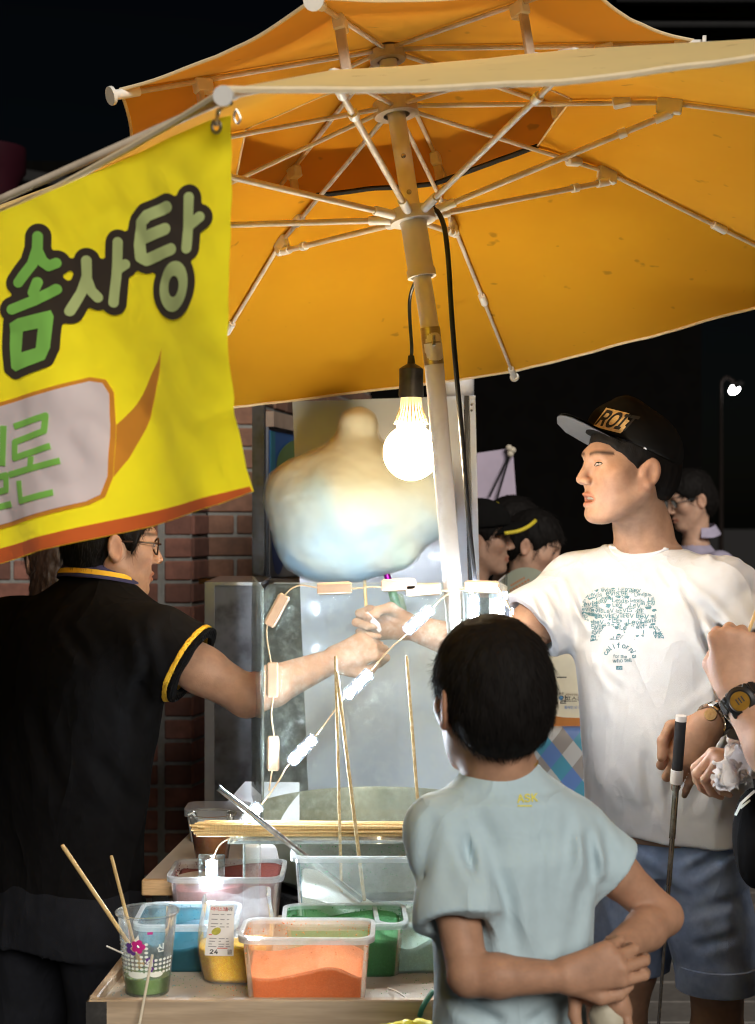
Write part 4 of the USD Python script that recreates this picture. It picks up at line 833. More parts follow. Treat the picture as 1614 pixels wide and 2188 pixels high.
SORA, SGRN, STEA, SBRN, SWHT, SYEL = sugar("orange_sugar", (.78, .20, .03)), sugar("green_sugar", (.035, .24, .07)), sugar("teal_sugar", (.012, .10, .15)), sugar("red_brown_sugar", (.13, .022, .017)), sugar("white_sugar", (.74, .78, .74)), sugar("yellow_sugar", (.92, .50, .008))
P = lambda px, py, d: U(px, py, d)
tb_ = lambda xc, d, dp: np.array([(xc - 807) / FPX * d, d + dp / 2, ZT + .0012])
W_ = lambda a, b, d: (b - a) / FPX * d - .014
tub("sugar_tub", "frosted tub half full of bright orange sugar at the front edge", tb_(655, 2.50, .115), .205, .115, .103, plastic("orange_dusted_plastic", (.86, .52, .30), .26), SORA, lambda u, v: .050 + .010 * math.sin(2.6 * u + .5) - .006 * u + .008 * v + .006 * math.exp(-((u - .45) / .3) ** 2), -.02, dust=SORA)
tub("sugar_tub", "tub filled with dark green sugar right behind the orange one", tb_(735, 2.635, .13), .200, .13, .090, plastic("green_dusted_plastic", (.18, .46, .20), .30), SGRN, lambda u, v: .066 + .006 * math.sin(3 * u) + .01 * v, .03, dust=SGRN)
tub("sugar_tub", "tub of teal blue sugar partly hidden behind the yellow sugar bag", tb_(392, 2.665, .15), .165, .15, .080, plastic("teal_dusted_plastic", (.035, .15, .19), .5), STEA, lambda u, v: .045 + .008 * math.sin(3 * u + v), .02, dust=STEA)
tub("sugar_tub", "white tub heaped with red brown sugar under the lowest white LED", np.array([(480 - 807) / FPX * 2.93, 3.0, ZT + .0012]), .205, .15, .10, plastic("white_frosted_plastic", (.80, .72, .72), .34), SBRN, lambda u, v: .084 + .006 * math.sin(2.5 * u) + .006 * v, 0, dust=SBRN)
tub("sugar_tub", "tall clear tub with white sugar sloping down over green sugar", np.array([(772 - 807) / FPX * 2.84, 2.862, ZT + .0012]), .235, .155, .170, plastic("clear_tub_plastic", (.80, .88, .86), .16), SWHT, lambda u, v: .066 - .045 * math.tanh(1.8 * u + .2) + .01 * v, 0, dust=SGRN, rim=.009)
tub("sugar_tub", "low tub with pale green and white sugar behind the boy's elbow", np.array([.075, 2.73, ZT + .0012]), .15, .14, .085, plastic("pale_green_plastic", (.7, .84, .76), .25), sugar("pale_green_sugar", (.42, .58, .50)), lambda u, v: .05 + .01 * math.sin(4 * u), .05, dust=SGRN)
gs = Solid(); gb = np.array([(772 - 807) / FPX * 2.84, 2.862, ZT])
# green layer seen through the tall tub's front wall
solo("green_sugar_layer", trimesh.convex.convex_hull(np.array([[x, y, z] for x, z in ((-.098, .005), (-.101, .085), (-.05, .058), (.0, .028), (.06, .012), (.098, .005)) for y in (-.072, -.0695)]) + gb), mat("green_stained_sugar", (.13, .25, .10), .8, .5, 60, dirt=(.5, .55, .42), dscale=30, damt=.7), "green stained sugar banked against the front of the tall clear tub", "sugar")
# torn bag of yellow sugar
by = np.array([(500 - 807) / FPX * 2.60, 2.64, ZT + .001])
bag = thing("sugar_bag", "clear standing bag of yellow sugar with a printed paper label", "bag", by)
def bag_surface(z, a):
    h = .138; t = z / h; w = .054 + .008 * math.sin(math.pi * min(t * 1.1, 1)) + .004 * t; d = .036 * (1 - .35 * t) + .004; e = 3.2 if t > .3 else 2.6
    c, s = math.cos(a), math.sin(a); r = (abs(c / w) ** e + abs(s / d) ** e) ** (-1 / e); r *= 1 + .05 * (noise(np.array([c * 2.2 + 5, s * 2.2, z * 22]), 3) - .5) * (1 if t > .03 else 0); return np.array([r * c, r * s, z])
def bag_mesh(z0, z1, nz, sc=1, wave=0):
    n = 56; V = []
    for z in np.linspace(z0, z1, nz):
        for j in range(n):
            a = j / n * 2 * np.pi; q = bag_surface(z, a) * [sc, sc, 1]; q[2] += wave * (.5 * math.sin(3 * a) + .6 * math.cos(a)) * (z - z0) / (z1 - z0); V.append(q)
    F = [[i * n + j, i * n + (j + 1) % n, (i + 1) * n + (j + 1) % n, (i + 1) * n + j] for i in range(nz - 1) for j in range(n)]; return V, F, n
V, F, n = bag_mesh(0, .138, 22, 1, .010); obj("film", quads(np.array(V) + by, F), clear("crinkled_film", (.96, .97, .97), .08, .10, (.86, .88, .92), 1.45, .12), bag, smooth=True)
V, F, n = bag_mesh(.002, .060, 10, .965, .004); cz = np.mean([v[2] for v in V[-n:]]); V2 = V + [[0, 0, cz + .002], [0, 0, .002]]; k = len(V)
obj("sugar", trimesh.Trimesh(np.array(V2) + by, np.vstack([quads(V, F).faces, [[k, len(V) - n + j, len(V) - n + (j + 1) % n] for j in range(n)], [[k + 1, (j + 1) % n, j] for j in range(n)]]), process=False), SYEL, bag, smooth=True)
lab = [];
def on_bag(x, z, l): a = -math.pi / 2 + x / .05; q = bag_surface(z, a); return by + q * [1 + l / .05, 1 + l / .035, 1]
def bag_decal(poly, l): m = flat(poly, .004); return trimesh.Trimesh(np.array([on_bag(x, z, l) for x, z in m.vertices[:, :2]]), m.faces, process=False)
obj("paper_label", bag_decal(sbox(-.050, .046, -.001, .128), .0008), mat("label_paper", (.66, .65, .64), .7, .05, 30), bag)
INK = mat("black_ink", (.03, .028, .03), .7, .1); REDI = mat("red_ink", (.55, .06, .03), .7, .1)
try:
    obj("lettering", bag_decal(affinity.translate(glyphs("아이스크림", .0050, 2, True), -.0485, .1195), .0014), REDI, bag); obj("lettering", bag_decal(affinity.translate(glyphs("솜사탕", .0050, 2, True), -.024, .1195), .0014), INK, bag)
    obj("lettering", bag_decal(affinity.translate(glyphs("24", .0068, 3), -.0445, .0495), .0014), INK, bag)
except Exception: pass
R = RS(4)
obj("fine_print", bag_decal(unary_union([sbox(x, z, x + R.uniform(.004, .011), z + .0014) for z in (.1125, .1045, .0975, .0925, .0735, .069, .0645, .0605) for x in np.arange(-.046, -.010, .0135)]), .0014), mat("grey_ink", (.25, .25, .26), .7, .1), bag); obj("barcode", bag_decal(unary_union([sbox(-.0145 + .0014 * k, .0485, -.0145 + .0014 * k + .0007, .0565) for k in range(7)]), .0014), INK, bag)
obj("fruit_print", bag_decal(affinity.rotate(affinity.scale(Point(-.037, .086).buffer(.006), 1.25, .95), 30), .0012), mat("olive_print", (.36, .34, .05), .7, .3, 200), bag); obj("red_print", bag_decal(unary_union([sbox(-.034, .0580, -.015, .0592), sbox(-.047, .0795, -.043, .081)]), .0014), REDI, bag)

def cup(name, label, base, r0, r1, h, m, liquid=None, lq=None, group=None):
    t = thing(name, label, "cup", base, group); prof = [(.001, .002), (r0 - .002, .002), (r0, 0), (r0 + (r1 - r0) * .55, h * .55), (r1 - .0005, h - .004), (r1 + .003, h - .004), (r1 + .0035, h - .001), (r1 + .0015, h), (r1 - .0012, h - .002)]
    obj("wall", lathe(prof, 48, base), m, t, smooth=35)
    if liquid: rr = lambda z: r0 + (r1 - r0) * z / h - .0016; obj("drink", lathe([(.001, .004), (rr(.004), .004), (rr(liquid), liquid), (.001, liquid)], 40, base), lq, t, smooth=35)
    return t
CUPM = clear("clear_cup", (.95, .97, .96), .03, .06, (.85, .9, .88), 1.5, .08)
cb1 = np.array([(314 - 807) / FPX * 2.56, 2.565, ZT + .001])
cu = cup("plastic_cup", "clear plastic cup printed with dots and flowers holding green liquid and two skewers", cb1, .0355, .049, .132, CUPM, .028, mat("green_liquid", (.30, .50, .16), .1, .1, 20, trans=.4))
def on_cup(x, z, l): r = .0355 + (.049 - .0355) * z / .132 + l; a = -math.pi / 2 + x / .042; return cb1 + [r * math.cos(a), r * math.sin(a), z]
def cup_decal(poly, l): m = flat(poly, .005); return trimesh.Trimesh(np.array([on_cup(x, z, l) for x, z in m.vertices[:, :2]]), m.faces, process=False)
dots = [(x, z) for i, x in enumerate(np.arange(-.05, .052, .0078)) for z in np.arange(.040, .088, .0068) if math.hypot(x + .012, z - .08) > .014 and not (x > .008 and z > .066)]
obj("dot_print", cup_decal(unary_union([affinity.scale(Point(x, z).buffer(.0026), 1.1, .85) for x, z in dots] + [affinity.scale(Point(-.012, .0365).buffer(.013), 1.35, .42), affinity.scale(Point(.022, .037).buffer(.009), 1.35, .5)]), .0006), mat("white_print", (.80, .84, .78), .5, .03), cu)
fl = lambda x, z, r: unary_union([Point(x + r * math.cos(a) * .8, z + r * math.sin(a) * .8).buffer(r * .55) for a in np.arange(5) * 2 * np.pi / 5])
obj("flower_print", cup_decal(fl(-.008, .084, .0085), .0009), mat("magenta_print", (.55, .02, .22), .5, .1), cu); obj("flower_print", cup_decal(unary_union([fl(-.019, .080, .0085).difference(fl(-.008, .084, .0095)), fl(.010, .060, .0055).difference(Point(.01, .06).buffer(.002)), fl(.012, .047, .004)]), .0008), mat("purple_print", (.12, .04, .24), .5, .1), cu)
obj("flower_print", cup_decal(sbox(.006, .104, .014, .108), .0009), mat("magenta_print", (.55, .02, .22)), cu)
try: obj("letter_print", cup_decal(unary_union([affinity.translate(glyphs("신", .0105, 3, True), .020, .075), affinity.translate(glyphs("쉽", .0095, 3, True), .004, .052)]), .0009), mat("white_print", (.8, .84, .78)), cu)
except Exception: pass
cup("plastic_cup", "clear cup of orange drink standing on the side table", np.array([(452 - 807) / FPX * 3.09, 3.10, ZB + .001]), .030, .0455, .105, CUPM, .070, mat("orange_drink", (.62, .24, .05), .15, .1, 20, trans=.25, sss=.2))
solo("drinking_straw", tube([U(452, 1838, 3.095), U(423, 1752, 3.075), U(412, 1737, 3.07), U(402, 1742, 3.07)], .0022, 8), mat("grey_straw", (.45, .5, .52), .4, .05), "grey bent straw in the cup of orange drink", "straw", smooth=40)
ld = thing("lidded_box", "white plastic food box with a clear lid behind the orange drink", "box", [(462 - 807) / FPX * 3.32, 3.34, ZB])
bl = np.array([(462 - 807) / FPX * 3.32, 3.36, ZB + .001]); m = extrude(rrect(.125, .10, .02), .055); obj("body", put(taper(m, 0, .055, .12), frame_m(bl, [1, 0, 0], z=[0, 0, 1])), mat("white_frosted_box", (.72, .74, .78), .4, .05, 30, translucent=.3), ld, smooth=35); m = extrude(rrect(.137, .112, .024), .014); m.apply_translation([0, 0, .055]); obj("lid", put(m, frame_m(bl, [1, 0, 0], z=[0, 0, 1])), clear("box_lid", (.85, .87, .9), .08, .3, (.8, .82, .86)), ld, smooth=30)

BAM = mat("bamboo", (.58, .40, .17), .55, .2, 25, stretch=(20, 20, 2), bump=.2, bscale=80, rand=.15); BAMD = mat("bamboo_sugared", (.46, .34, .16), .6, .3, 120, dirt=(.66, .6, .48), dscale=120, damt=.6)
def skewer(a, b, r, label, m=BAM, group=None, name="bamboo_skewer"): a, b = np.asarray(a, float), np.asarray(b, float); return solo(name, tube([a, a + (b - a) * .02, a + (b - a) * .98, b], [r * .8, r, r, r * .85], 8), m, label, "skewer", group, smooth=40)
skewer(U(133, 1806, 2.50), U(306, 2062, 2.575), .0034, "longer bamboo skewer leaning left out of the printed cup"); skewer(U(238, 1829, 2.53), U(300, 2070, 2.57), .0029, "shorter bamboo skewer standing in the printed cup")
skewer(U(717, 1402, 2.88), U(732, 1990, 2.88), .0029, "upright bamboo skewer whose tip meets the leaning one before the shield", BAMD); skewer(U(720, 1436, 2.86), U(779, 1925, 2.83), .0034, "sugared bamboo skewer leaning right in the tall clear tub", BAMD); skewer(U(869, 1401, 2.87), U(912, 1960, 2.86), .0030, "bamboo skewer standing in front of the shield next to the boy's head", BAMD)
skewer(U(326, 2040, 2.455), U(296, 2200, 2.44), .0022, "pale thin skewer hanging over the tray's front edge", mat("pale_stick", (.62, .55, .42), .6, .1, 60))
solo("steel_tube", tube([U(467, 1683, 2.78), U(772, 1925, 2.85)], .0056, 14), STEEL, "polished steel tube leaning in the tall clear tub", "tube", smooth=40)
R = RS(8)
for k in range(30):
    y = 1779 + 27 * ((k % 6) + R.uniform(-.3, .3)) / 5.5; d = DA - .045 + .009 * (k // 6) - .02; xa = 404 + R.uniform(0, 45) ; L_ = .43 + R.uniform(-.02, .02); a = U(xa, y, d); zz = AZ0 - .002 + .0025 + .0052 * (5 - k % 6) * .75 + R.uniform(-.001, .001); a[2] = zz
    skewer(a, a + [L_, R.uniform(-.008, .008), R.uniform(-.004, .004)], .0025, "bamboo skewer in the flat bundle lying across the front of the shield", group="bundle of skewers before the shield")
TWI = mat("white_twine", (.66, .64, .58), .8, .1, 60)
solo("paper_tie", tube(smoothpath([U(228, 2022, 2.56), U(246, 2030, 2.55), U(262, 2037, 2.54)], 4), .0014, 6), TWI, "short white wire tie behind the printed cup", "tie"); solo("paper_tie", tube(smoothpath([U(829, 2112, 2.56), U(850, 2120, 2.53), U(870, 2134, 2.5), U(893, 2152, 2.48)], 5), .0014, 6), TWI, "curved white wire tie lying on the tray right of the orange tub", "tie", smooth=True)
yb = thing("yellow_bag", "yellow plastic bag with a green string at the right end of the tray", "bag", U(905, 2180, 2.44))
S = Solid(); S.ell(U(903, 2206, 2.44), (.028, .012, .018), None, .01); S.ell(U(830, 2222, 2.44), (.05, .012, .022), None, .03); S.disp = lambda P: .012 * (np.abs(2 * fbm(P * 45, 3, 2) - 1) - .3); obj("body", S.mesh(.004), mat("yellow_plastic", (.72, .68, .03), .4, .1, 40), yb, smooth=True)
obj("string", tube(smoothpath([U(897, 2172, 2.43), U(905, 2150, 2.43), U(925, 2118, 2.45)], 5), .0042, 8), mat("green_string", (.02, .16, .09), .5, .2, 90), yb, smooth=True)

# ------------------------------------------------------------------ cotton candy
CD = 3.60
S = Solid(); e = lambda x, y, rx, ry, k=.05, d=CD, rz=None: S.ell(U(x, y, d), (rx / FPX * d, (rz or rx) / FPX * d * .8, ry / FPX * d), None, k)
e(742, 1085, 168, 100, .03); e(720, 1140, 132, 85, .05); e(728, 1185, 122, 62, .05); e(765, 1012, 88, 62, .06); e(864, 1080, 84, 76, .06); e(840, 1150, 58, 66, .05, CD - .03); e(866, 1186, 24, 20, .03, CD - .05); e(650, 1040, 78, 60, .05); e(880, 1040, 84, 62, .06); e(900, 1105, 70, 50, .05)
S.cone(U(766, 915, CD), U(758, 1045, CD), .036, .135, .04); S.ell(U(767, 906, CD), (.034, .034, .032), None, .04)
S.disp = lambda P: .018 * (fbm(P * np.array([9, 9, 14.]), 4, 21) - .5)
cm = S.mesh(.005)
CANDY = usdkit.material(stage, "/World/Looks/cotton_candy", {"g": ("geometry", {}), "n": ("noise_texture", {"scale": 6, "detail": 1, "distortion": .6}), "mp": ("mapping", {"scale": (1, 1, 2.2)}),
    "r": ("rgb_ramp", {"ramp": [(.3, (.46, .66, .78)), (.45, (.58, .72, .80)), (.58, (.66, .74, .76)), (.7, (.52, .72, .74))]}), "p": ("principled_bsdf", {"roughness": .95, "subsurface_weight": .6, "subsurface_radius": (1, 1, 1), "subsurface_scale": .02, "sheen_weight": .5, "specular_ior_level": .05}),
    "sz": ("separate_xyz", {}), "zr": ("map_range", {"from_min": 1.48, "from_max": 1.74, "to_min": -.35, "to_max": .75, "clamp": True}), "za": ("math", {"math_type": "add", "use_clamp": True}), "zm": ("mix_color", {"b": (.64, .60, .44)}), "f": ("noise_texture", {"scale": 420, "detail": 4}), "b": ("bump", {"strength": .2, "distance": .002})},  # bulb-warm top and LED-blue bottom mixed into the colour by height
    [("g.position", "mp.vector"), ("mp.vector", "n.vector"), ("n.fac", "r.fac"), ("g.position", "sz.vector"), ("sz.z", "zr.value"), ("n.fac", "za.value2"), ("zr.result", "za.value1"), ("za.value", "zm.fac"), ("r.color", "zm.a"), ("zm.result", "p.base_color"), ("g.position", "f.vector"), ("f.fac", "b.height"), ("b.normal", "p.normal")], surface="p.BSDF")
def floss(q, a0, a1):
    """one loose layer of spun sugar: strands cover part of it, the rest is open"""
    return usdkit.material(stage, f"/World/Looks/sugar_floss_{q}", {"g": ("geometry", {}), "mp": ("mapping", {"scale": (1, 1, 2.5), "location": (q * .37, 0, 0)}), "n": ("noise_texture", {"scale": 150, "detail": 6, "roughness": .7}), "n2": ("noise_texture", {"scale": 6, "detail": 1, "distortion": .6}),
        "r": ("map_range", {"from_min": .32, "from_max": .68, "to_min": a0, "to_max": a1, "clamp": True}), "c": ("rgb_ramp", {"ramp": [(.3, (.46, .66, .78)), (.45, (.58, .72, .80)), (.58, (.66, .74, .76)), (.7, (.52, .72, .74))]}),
        "sz": ("separate_xyz", {}), "zr": ("map_range", {"from_min": 1.48, "from_max": 1.74, "to_min": -.35, "to_max": .75, "clamp": True}), "za": ("math", {"math_type": "add", "use_clamp": True}), "zm": ("mix_color", {"b": (.64, .60, .44)}), "d": ("diffuse_bsdf", {}), "t": ("translucent_bsdf", {}), "m": ("mix_closure", {"fac": .45}), "x": ("transparent_bsdf", {}), "o": ("mix_closure", {})},  # bulb and LED light painted in by height, as on the core
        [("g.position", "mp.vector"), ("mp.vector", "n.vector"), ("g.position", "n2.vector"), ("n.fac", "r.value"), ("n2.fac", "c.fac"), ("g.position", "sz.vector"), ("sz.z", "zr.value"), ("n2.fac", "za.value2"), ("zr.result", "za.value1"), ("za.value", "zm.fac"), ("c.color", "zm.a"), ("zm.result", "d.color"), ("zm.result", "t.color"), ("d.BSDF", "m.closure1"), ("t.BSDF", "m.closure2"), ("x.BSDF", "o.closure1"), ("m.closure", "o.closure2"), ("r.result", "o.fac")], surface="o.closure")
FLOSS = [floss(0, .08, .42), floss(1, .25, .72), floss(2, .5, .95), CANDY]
cc = thing("cotton_candy", "huge pale blue cotton candy, painted warm light on top, held up behind the bulb", "cotton candy", U(777, 1255, CD))
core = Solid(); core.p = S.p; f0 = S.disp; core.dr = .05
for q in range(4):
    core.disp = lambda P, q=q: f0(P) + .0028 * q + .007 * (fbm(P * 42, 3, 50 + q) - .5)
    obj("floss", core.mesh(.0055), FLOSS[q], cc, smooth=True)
obj("stick", tube([U(776, 1180, CD), U(787, 1378, CD - .06)], .0040, 10), BAM, cc, smooth=40)
lt = thing("capped_tube", "small tube with magenta cap and green body on the back board behind the hands", "tube", U(840, 1260, 3.95))
obj("cap", tube([U(826, 1226, 3.9), U(836, 1256, 3.9)], [.008, .0095], 14), mat("magenta_metal", (.50, .01, .38), .25, .1, metal=.5), lt, smooth=40); obj("grip", tube([U(838, 1262, 3.9), U(850, 1306, 3.9)], [.011, .012], 14), mat("green_plastic", (.10, .42, .10), .35, .15, 40, translucent=.2), lt, smooth=40); obj("tank", rbox(.024, .018, .05, .005, frame_m(U(856, 1290, 3.91), [1, 0, .25], z=[-.25, 0, 1])), clear("lighter_tank", (.8, .9, .6), .1, .35, (.6, .7, .4)), lt)

# ------------------------------------------------------------------ table and boxes behind the boy
PLAID = usdkit.material(stage, "/World/Looks/plaid_cloth", {"g": ("geometry", {}), "s": ("separate_xyz", {}),
    "u0": ("math", {"math_type": "multiply_add", "value2": 1.25}), "v0": ("math", {"math_type": "multiply", "value2": .8}), "u": ("math", {"math_type": "add"}), "v": ("math", {"math_type": "subtract"}),
    "us": ("math", {"math_type": "multiply", "value2": 13.5}), "vs": ("math", {"math_type": "multiply", "value2": 15.0}), "uf": ("math", {"math_type": "pingpong", "value2": 1.0}), "vf": ("math", {"math_type": "pingpong", "value2": 1.0}), "ub": ("math", {"math_type": "greater_than", "value2": .5}), "vb": ("math", {"math_type": "greater_than", "value2": .5}),
    "c0": ("mix_color", {"a": (.06, .27, .40), "b": (.10, .20, .50)}), "c1": ("mix_color", {"a": (.46, .48, .50), "b": (.27, .25, .24)}), "c": ("mix_color", {}), "p": ("principled_bsdf", {"roughness": .45, "coat_weight": .15, "coat_roughness": .3})},
    [("g.position", "s.vector"), ("s.x", "u0.value1"), ("s.z", "v0.value1"), ("u0.value", "u.value1"), ("s.z", "u.value2"), ("u0.value", "v.value1"), ("s.z", "v.value2"), ("u.value", "us.value1"), ("v.value", "vs.value1"), ("us.value", "uf.value1"), ("vs.value", "vf.value1"), ("uf.value", "ub.value1"), ("vf.value", "vb.value1"),
     ("vb.value", "c0.fac"), ("vb.value", "c1.fac"), ("ub.value", "c.fac"), ("c0.result", "c.a"), ("c1.result", "c.b"), ("c.result", "p.base_color")], surface="p.BSDF")
T0 = U(1085, 1556, 4.15); T1 = U(1420, 1556, 4.15)
tt = thing("folding_table", "table behind the boy under a hanging checked cloth", "table", [(T0[0] + T1[0]) / 2, 4.45, 0])
obj("table_top", box2([T0[0] + .01, 4.17, T0[2] - .03], [T1[0], 4.75, T0[2] - .004]), WOODL, tt)
for x in (T0[0] + .05, T1[0] - .05):
    for y in (4.22, 4.7): obj("leg", tube([(x, y, 0), (x, y, T0[2] - .03)], .014, 10), DSTEEL, tt)
xs = np.linspace(T0[0], T1[0], 60); V = []
prof = [(4.74, T0[2]), (4.18, T0[2]), (4.165, T0[2] - .003), (4.157, T0[2] - .012)] + [(4.155, T0[2] - h) for h in np.linspace(.04, .62, 14)]
for y, z in prof:
    for x in xs: V.append([x, y - .02 * max(0, T0[2] - z) * (math.sin(x * 26) + .5 * math.sin(x * 61 + 1)), z])
n = len(xs); F = [[i * n + j, i * n + j + 1, (i + 1) * n + j + 1, (i + 1) * n + j] for i in range(len(prof) - 1) for j in range(n - 1)]
solo("checked_tablecloth", quads(V, F), PLAID, "blue and grey checked oilcloth hanging over the table behind the boy", "tablecloth", smooth=50)
CARD = mat("pale_printed_carton", (.66, .64, .52), .6, .05, 30); b0, b1 = U(1160, 1396, 4.19), U(1330, 1553, 4.19)
cx = thing("carton", "beige printed carton with an orange wave standing on the checked table", "carton", [(b0[0] + b1[0]) / 2, 4.3, T0[2]])
obj("body", box2([b0[0], 4.19, T0[2] + .002], [b1[0], 4.42, b0[2]]), CARD, cx)
fp = lambda poly, l: put(flat(poly, .02), frame_m([0, 4.19 - l, 0], [1, 0, 0], z=[0, -1, 0]))
fw = lambda px, py: tuple(U(px, py, 4.19)[[0, 2]])
OB = mat("orange_print", (.42, .16, .03), .6, .1); obj("orange_wave", fp(Polygon([fw(1161, 1524), fw(1180, 1529), fw(1205, 1533), fw(1235, 1534), fw(1265, 1532), fw(1329, 1522), fw(1329, 1553), fw(1161, 1553)]), .0006), OB, cx)
obj("blue_patch", fp(Polygon([fw(1161, 1534), fw(1172, 1533), fw(1172, 1544), fw(1161, 1545)]), .001), mat("blue_print", (.20, .30, .55), .6, .1), cx); obj("handle_slot", fp(Polygon([fw(1190, 1446), fw(1211, 1446), fw(1211, 1448.5), fw(1190, 1448.5)]), .0008), INK, cx)
try:
    for t_, x, y, h, m in (("알", 1194, 1502, .018, INK), ("프스목장", 1208, 1499, .0125, INK), ("무조", 1194, 1484, .0055, INK), ("플레인 요구르트", 1206, 1514, .0065, mat("blue_print", (.2, .3, .55))), ("깨끗하고 맛있는", 1209, 1486, .004, mat("brown_print", (.25, .16, .1)))):
        q = U(x, y, 4.19); obj("lettering", put(extrude(glyphs(t_, h, 1, True), .0004), frame_m([q[0], 4.1888, q[2]], [1, 0, 0], z=[0, -1, 0])), m, cx)
except Exception: pass
obj("blue_dot", fp(Point(*fw(1199, 1491)).buffer(.006), .0016), mat("sky_print", (.12, .34, .66), .6), cx)
S = Solid(); S.ell(U(1215, 1370, 4.35), (.075, .06, .045), None, .03); S.ell(U(1260, 1372, 4.35), (.05, .06, .05), None, .03); S.disp = lambda P: .02 * (np.abs(2 * fbm(P * 26, 3, 6) - 1) - .3)
solo("plastic_bag", S.mesh(.007), clear("crumpled_clear_bag", (.8, .78, .74), .06, .12, (.4, .36, .3), 1.6), "crumpled clear plastic bag on top of the beige carton", "bag", smooth=True)
solo("napkin_box", rbox(.09, .1, .07, .003, c=U(1165, 1400, 4.32)), mat("grey_white_card", (.4, .4, .4), .6, .05), "plain grey white box half hidden behind the beige carton", "box")
fn = thing("paper_fan", "round green and white printed paper fan held by the purple clad helper", "fan", U(1128, 1290, 4.7))
fc = U(1124, 1272, 4.7); fr = 60 / FPX * 4.7; Mf = frame_m(fc, [.86, 0, .5], z=[.1, -1, 0])
obj("disc", put(lathe([(.001, -.0015), (fr, -.0015), (fr, .0015), (.001, .0015)], 48), Mf), mat("fan_paper", (.34, .38, .30), .6, .05, 20), fn, smooth=30); obj("green_band", put(extrude(Point(0, 0).buffer(fr * .995).intersection(sbox(-1, -1, 1, -fr * .22)), .0006), Mf @ trimesh.transformations.translation_matrix([0, 0, .0016])), mat("fan_green", (.06, .13, .05), .6, .1), fn)
for y, w, c in ((.045, .05, (.5, .2, .08)), (.033, .07, (.5, .2, .08)), (.016, .085, (.06, .06, .07)), (.0, .09, (.06, .06, .07))):
    obj("printed_line", put(extrude(unary_union([sbox(-w / 2 + k * w / 7, y, -w / 2 + (k + .75) * w / 7, y + .006) for k in range(7)]), .0005), Mf @ trimesh.transformations.translation_matrix([0, 0, .0017])), mat("fan_print_%d" % int(c[0] * 100), c, .6), fn)
obj("handle", tube([fc - np.array([0, -.003, fr * .9]), fc - np.array([.02, -.003, fr * 1.9])], .006, 8), WHITEP, fn)
po = thing("hanging_poster", "pale lilac banner poster hanging from cords behind the cap wearing seller", "poster", U(1070, 960, 6.0))
a = [U(950, 978, 6.0), U(1096, 957, 6.0), U(1112, 1180, 6.0), U(950, 1180, 6.0)]; obj("sheet", trimesh.convex.convex_hull(np.vstack([a, np.array(a) + [0, .003, 0]])), mat("lilac_sheet", (.40, .34, .44), .7, .2, 3, dirt=(.5, .36, .42), dscale=5), po)
for b in ((1046, 1062), (1058, 1082)): obj("cord", tube([U(1091, 968, 5.97), U(*b, 5.97)], .004, 6), BLACKP, po)
obj("knot", cat(*[trimesh.creation.icosphere(1, .013).apply_translation(U(x, y, 5.97)) for x, y in ((1088, 957), (1096, 962), (1091, 970))]), mat("cream_knot", (.5, .45, .36), .7), po)

# ------------------------------------------------------------------ people
def rows(lst): return [(U(x, y, d), w, dp) for x, y, d, w, dp in lst]
def grow(rw, k): return [(c, w + k, d + k) for c, w, d in rw]
def on_surface(poly, S, d0, lift, size=3.0, reach=.6):
    """flat print: every point of the picture-space outline is set down on the cloth it is printed on"""
    m = flat(poly, size); o = np.array([0, 0, CZ]); D = np.stack([(m.vertices[:, 0] - 807) / FPX, np.ones(len(m.vertices)), -(m.vertices[:, 1] - 1094) / FPX], 1)
    t = np.full(len(D), d0 - reach / 2)
    for _ in range(70): t = t + np.clip(S(o + D * t[:, None], cull=False) * .75, -.02, .05)
    ok = t < d0 + reach; Pp = o + D * t[:, None]; e = .003
    N = np.stack([S(Pp + np.eye(3)[i] * e, cull=False) - S(Pp - np.eye(3)[i] * e, cull=False) for i in range(3)], 1); N /= np.linalg.norm(N, axis=1, keepdims=True) + 1e-9
    f = m.faces[ok[m.faces].all(1)]; return trimesh.Trimesh(Pp + N * lift, f[:, ::-1], process=False)
def ptext(text, x, y, h, rot=0, bold=0, sx=1.0, cjk=False):
    g = affinity.scale(glyphs(text, h, bold, cjk), sx, -1, origin=(0, 0)); return affinity.translate(affinity.rotate(g, rot, origin=(0, 0)), x, y)
def collar_ring(c, right, fwd, w, d, dip, r, back=0.0, n=40, tilt=0):
    a = np.linspace(0, 2 * np.pi, n + 1); right, fwd = unit(right), unit(fwd)
    return tube([c + right * w * math.cos(t) + fwd * d * math.sin(t) + np.array([0, 0, -dip * max(math.sin(t), 0) ** 1.3 + back * max(-math.sin(t), 0) + tilt * math.cos(t)]) for t in a], r, 10, caps=False)
def cuff(S, sh, el, t, r, inner=.010):
    """opens a sleeve at the fraction t of the upper arm"""
    sh, el = np.asarray(sh, float), np.asarray(el, float); d = unit(el - sh); o = sh + (el - sh) * t; S.local_plane(o, d, o + d * .10, .135); S.cone(o - d * .035, o + d * .02, r - inner, r - inner * .6, .004, -1)
XY = lambda v: np.array([v[0], v[1], 0.])

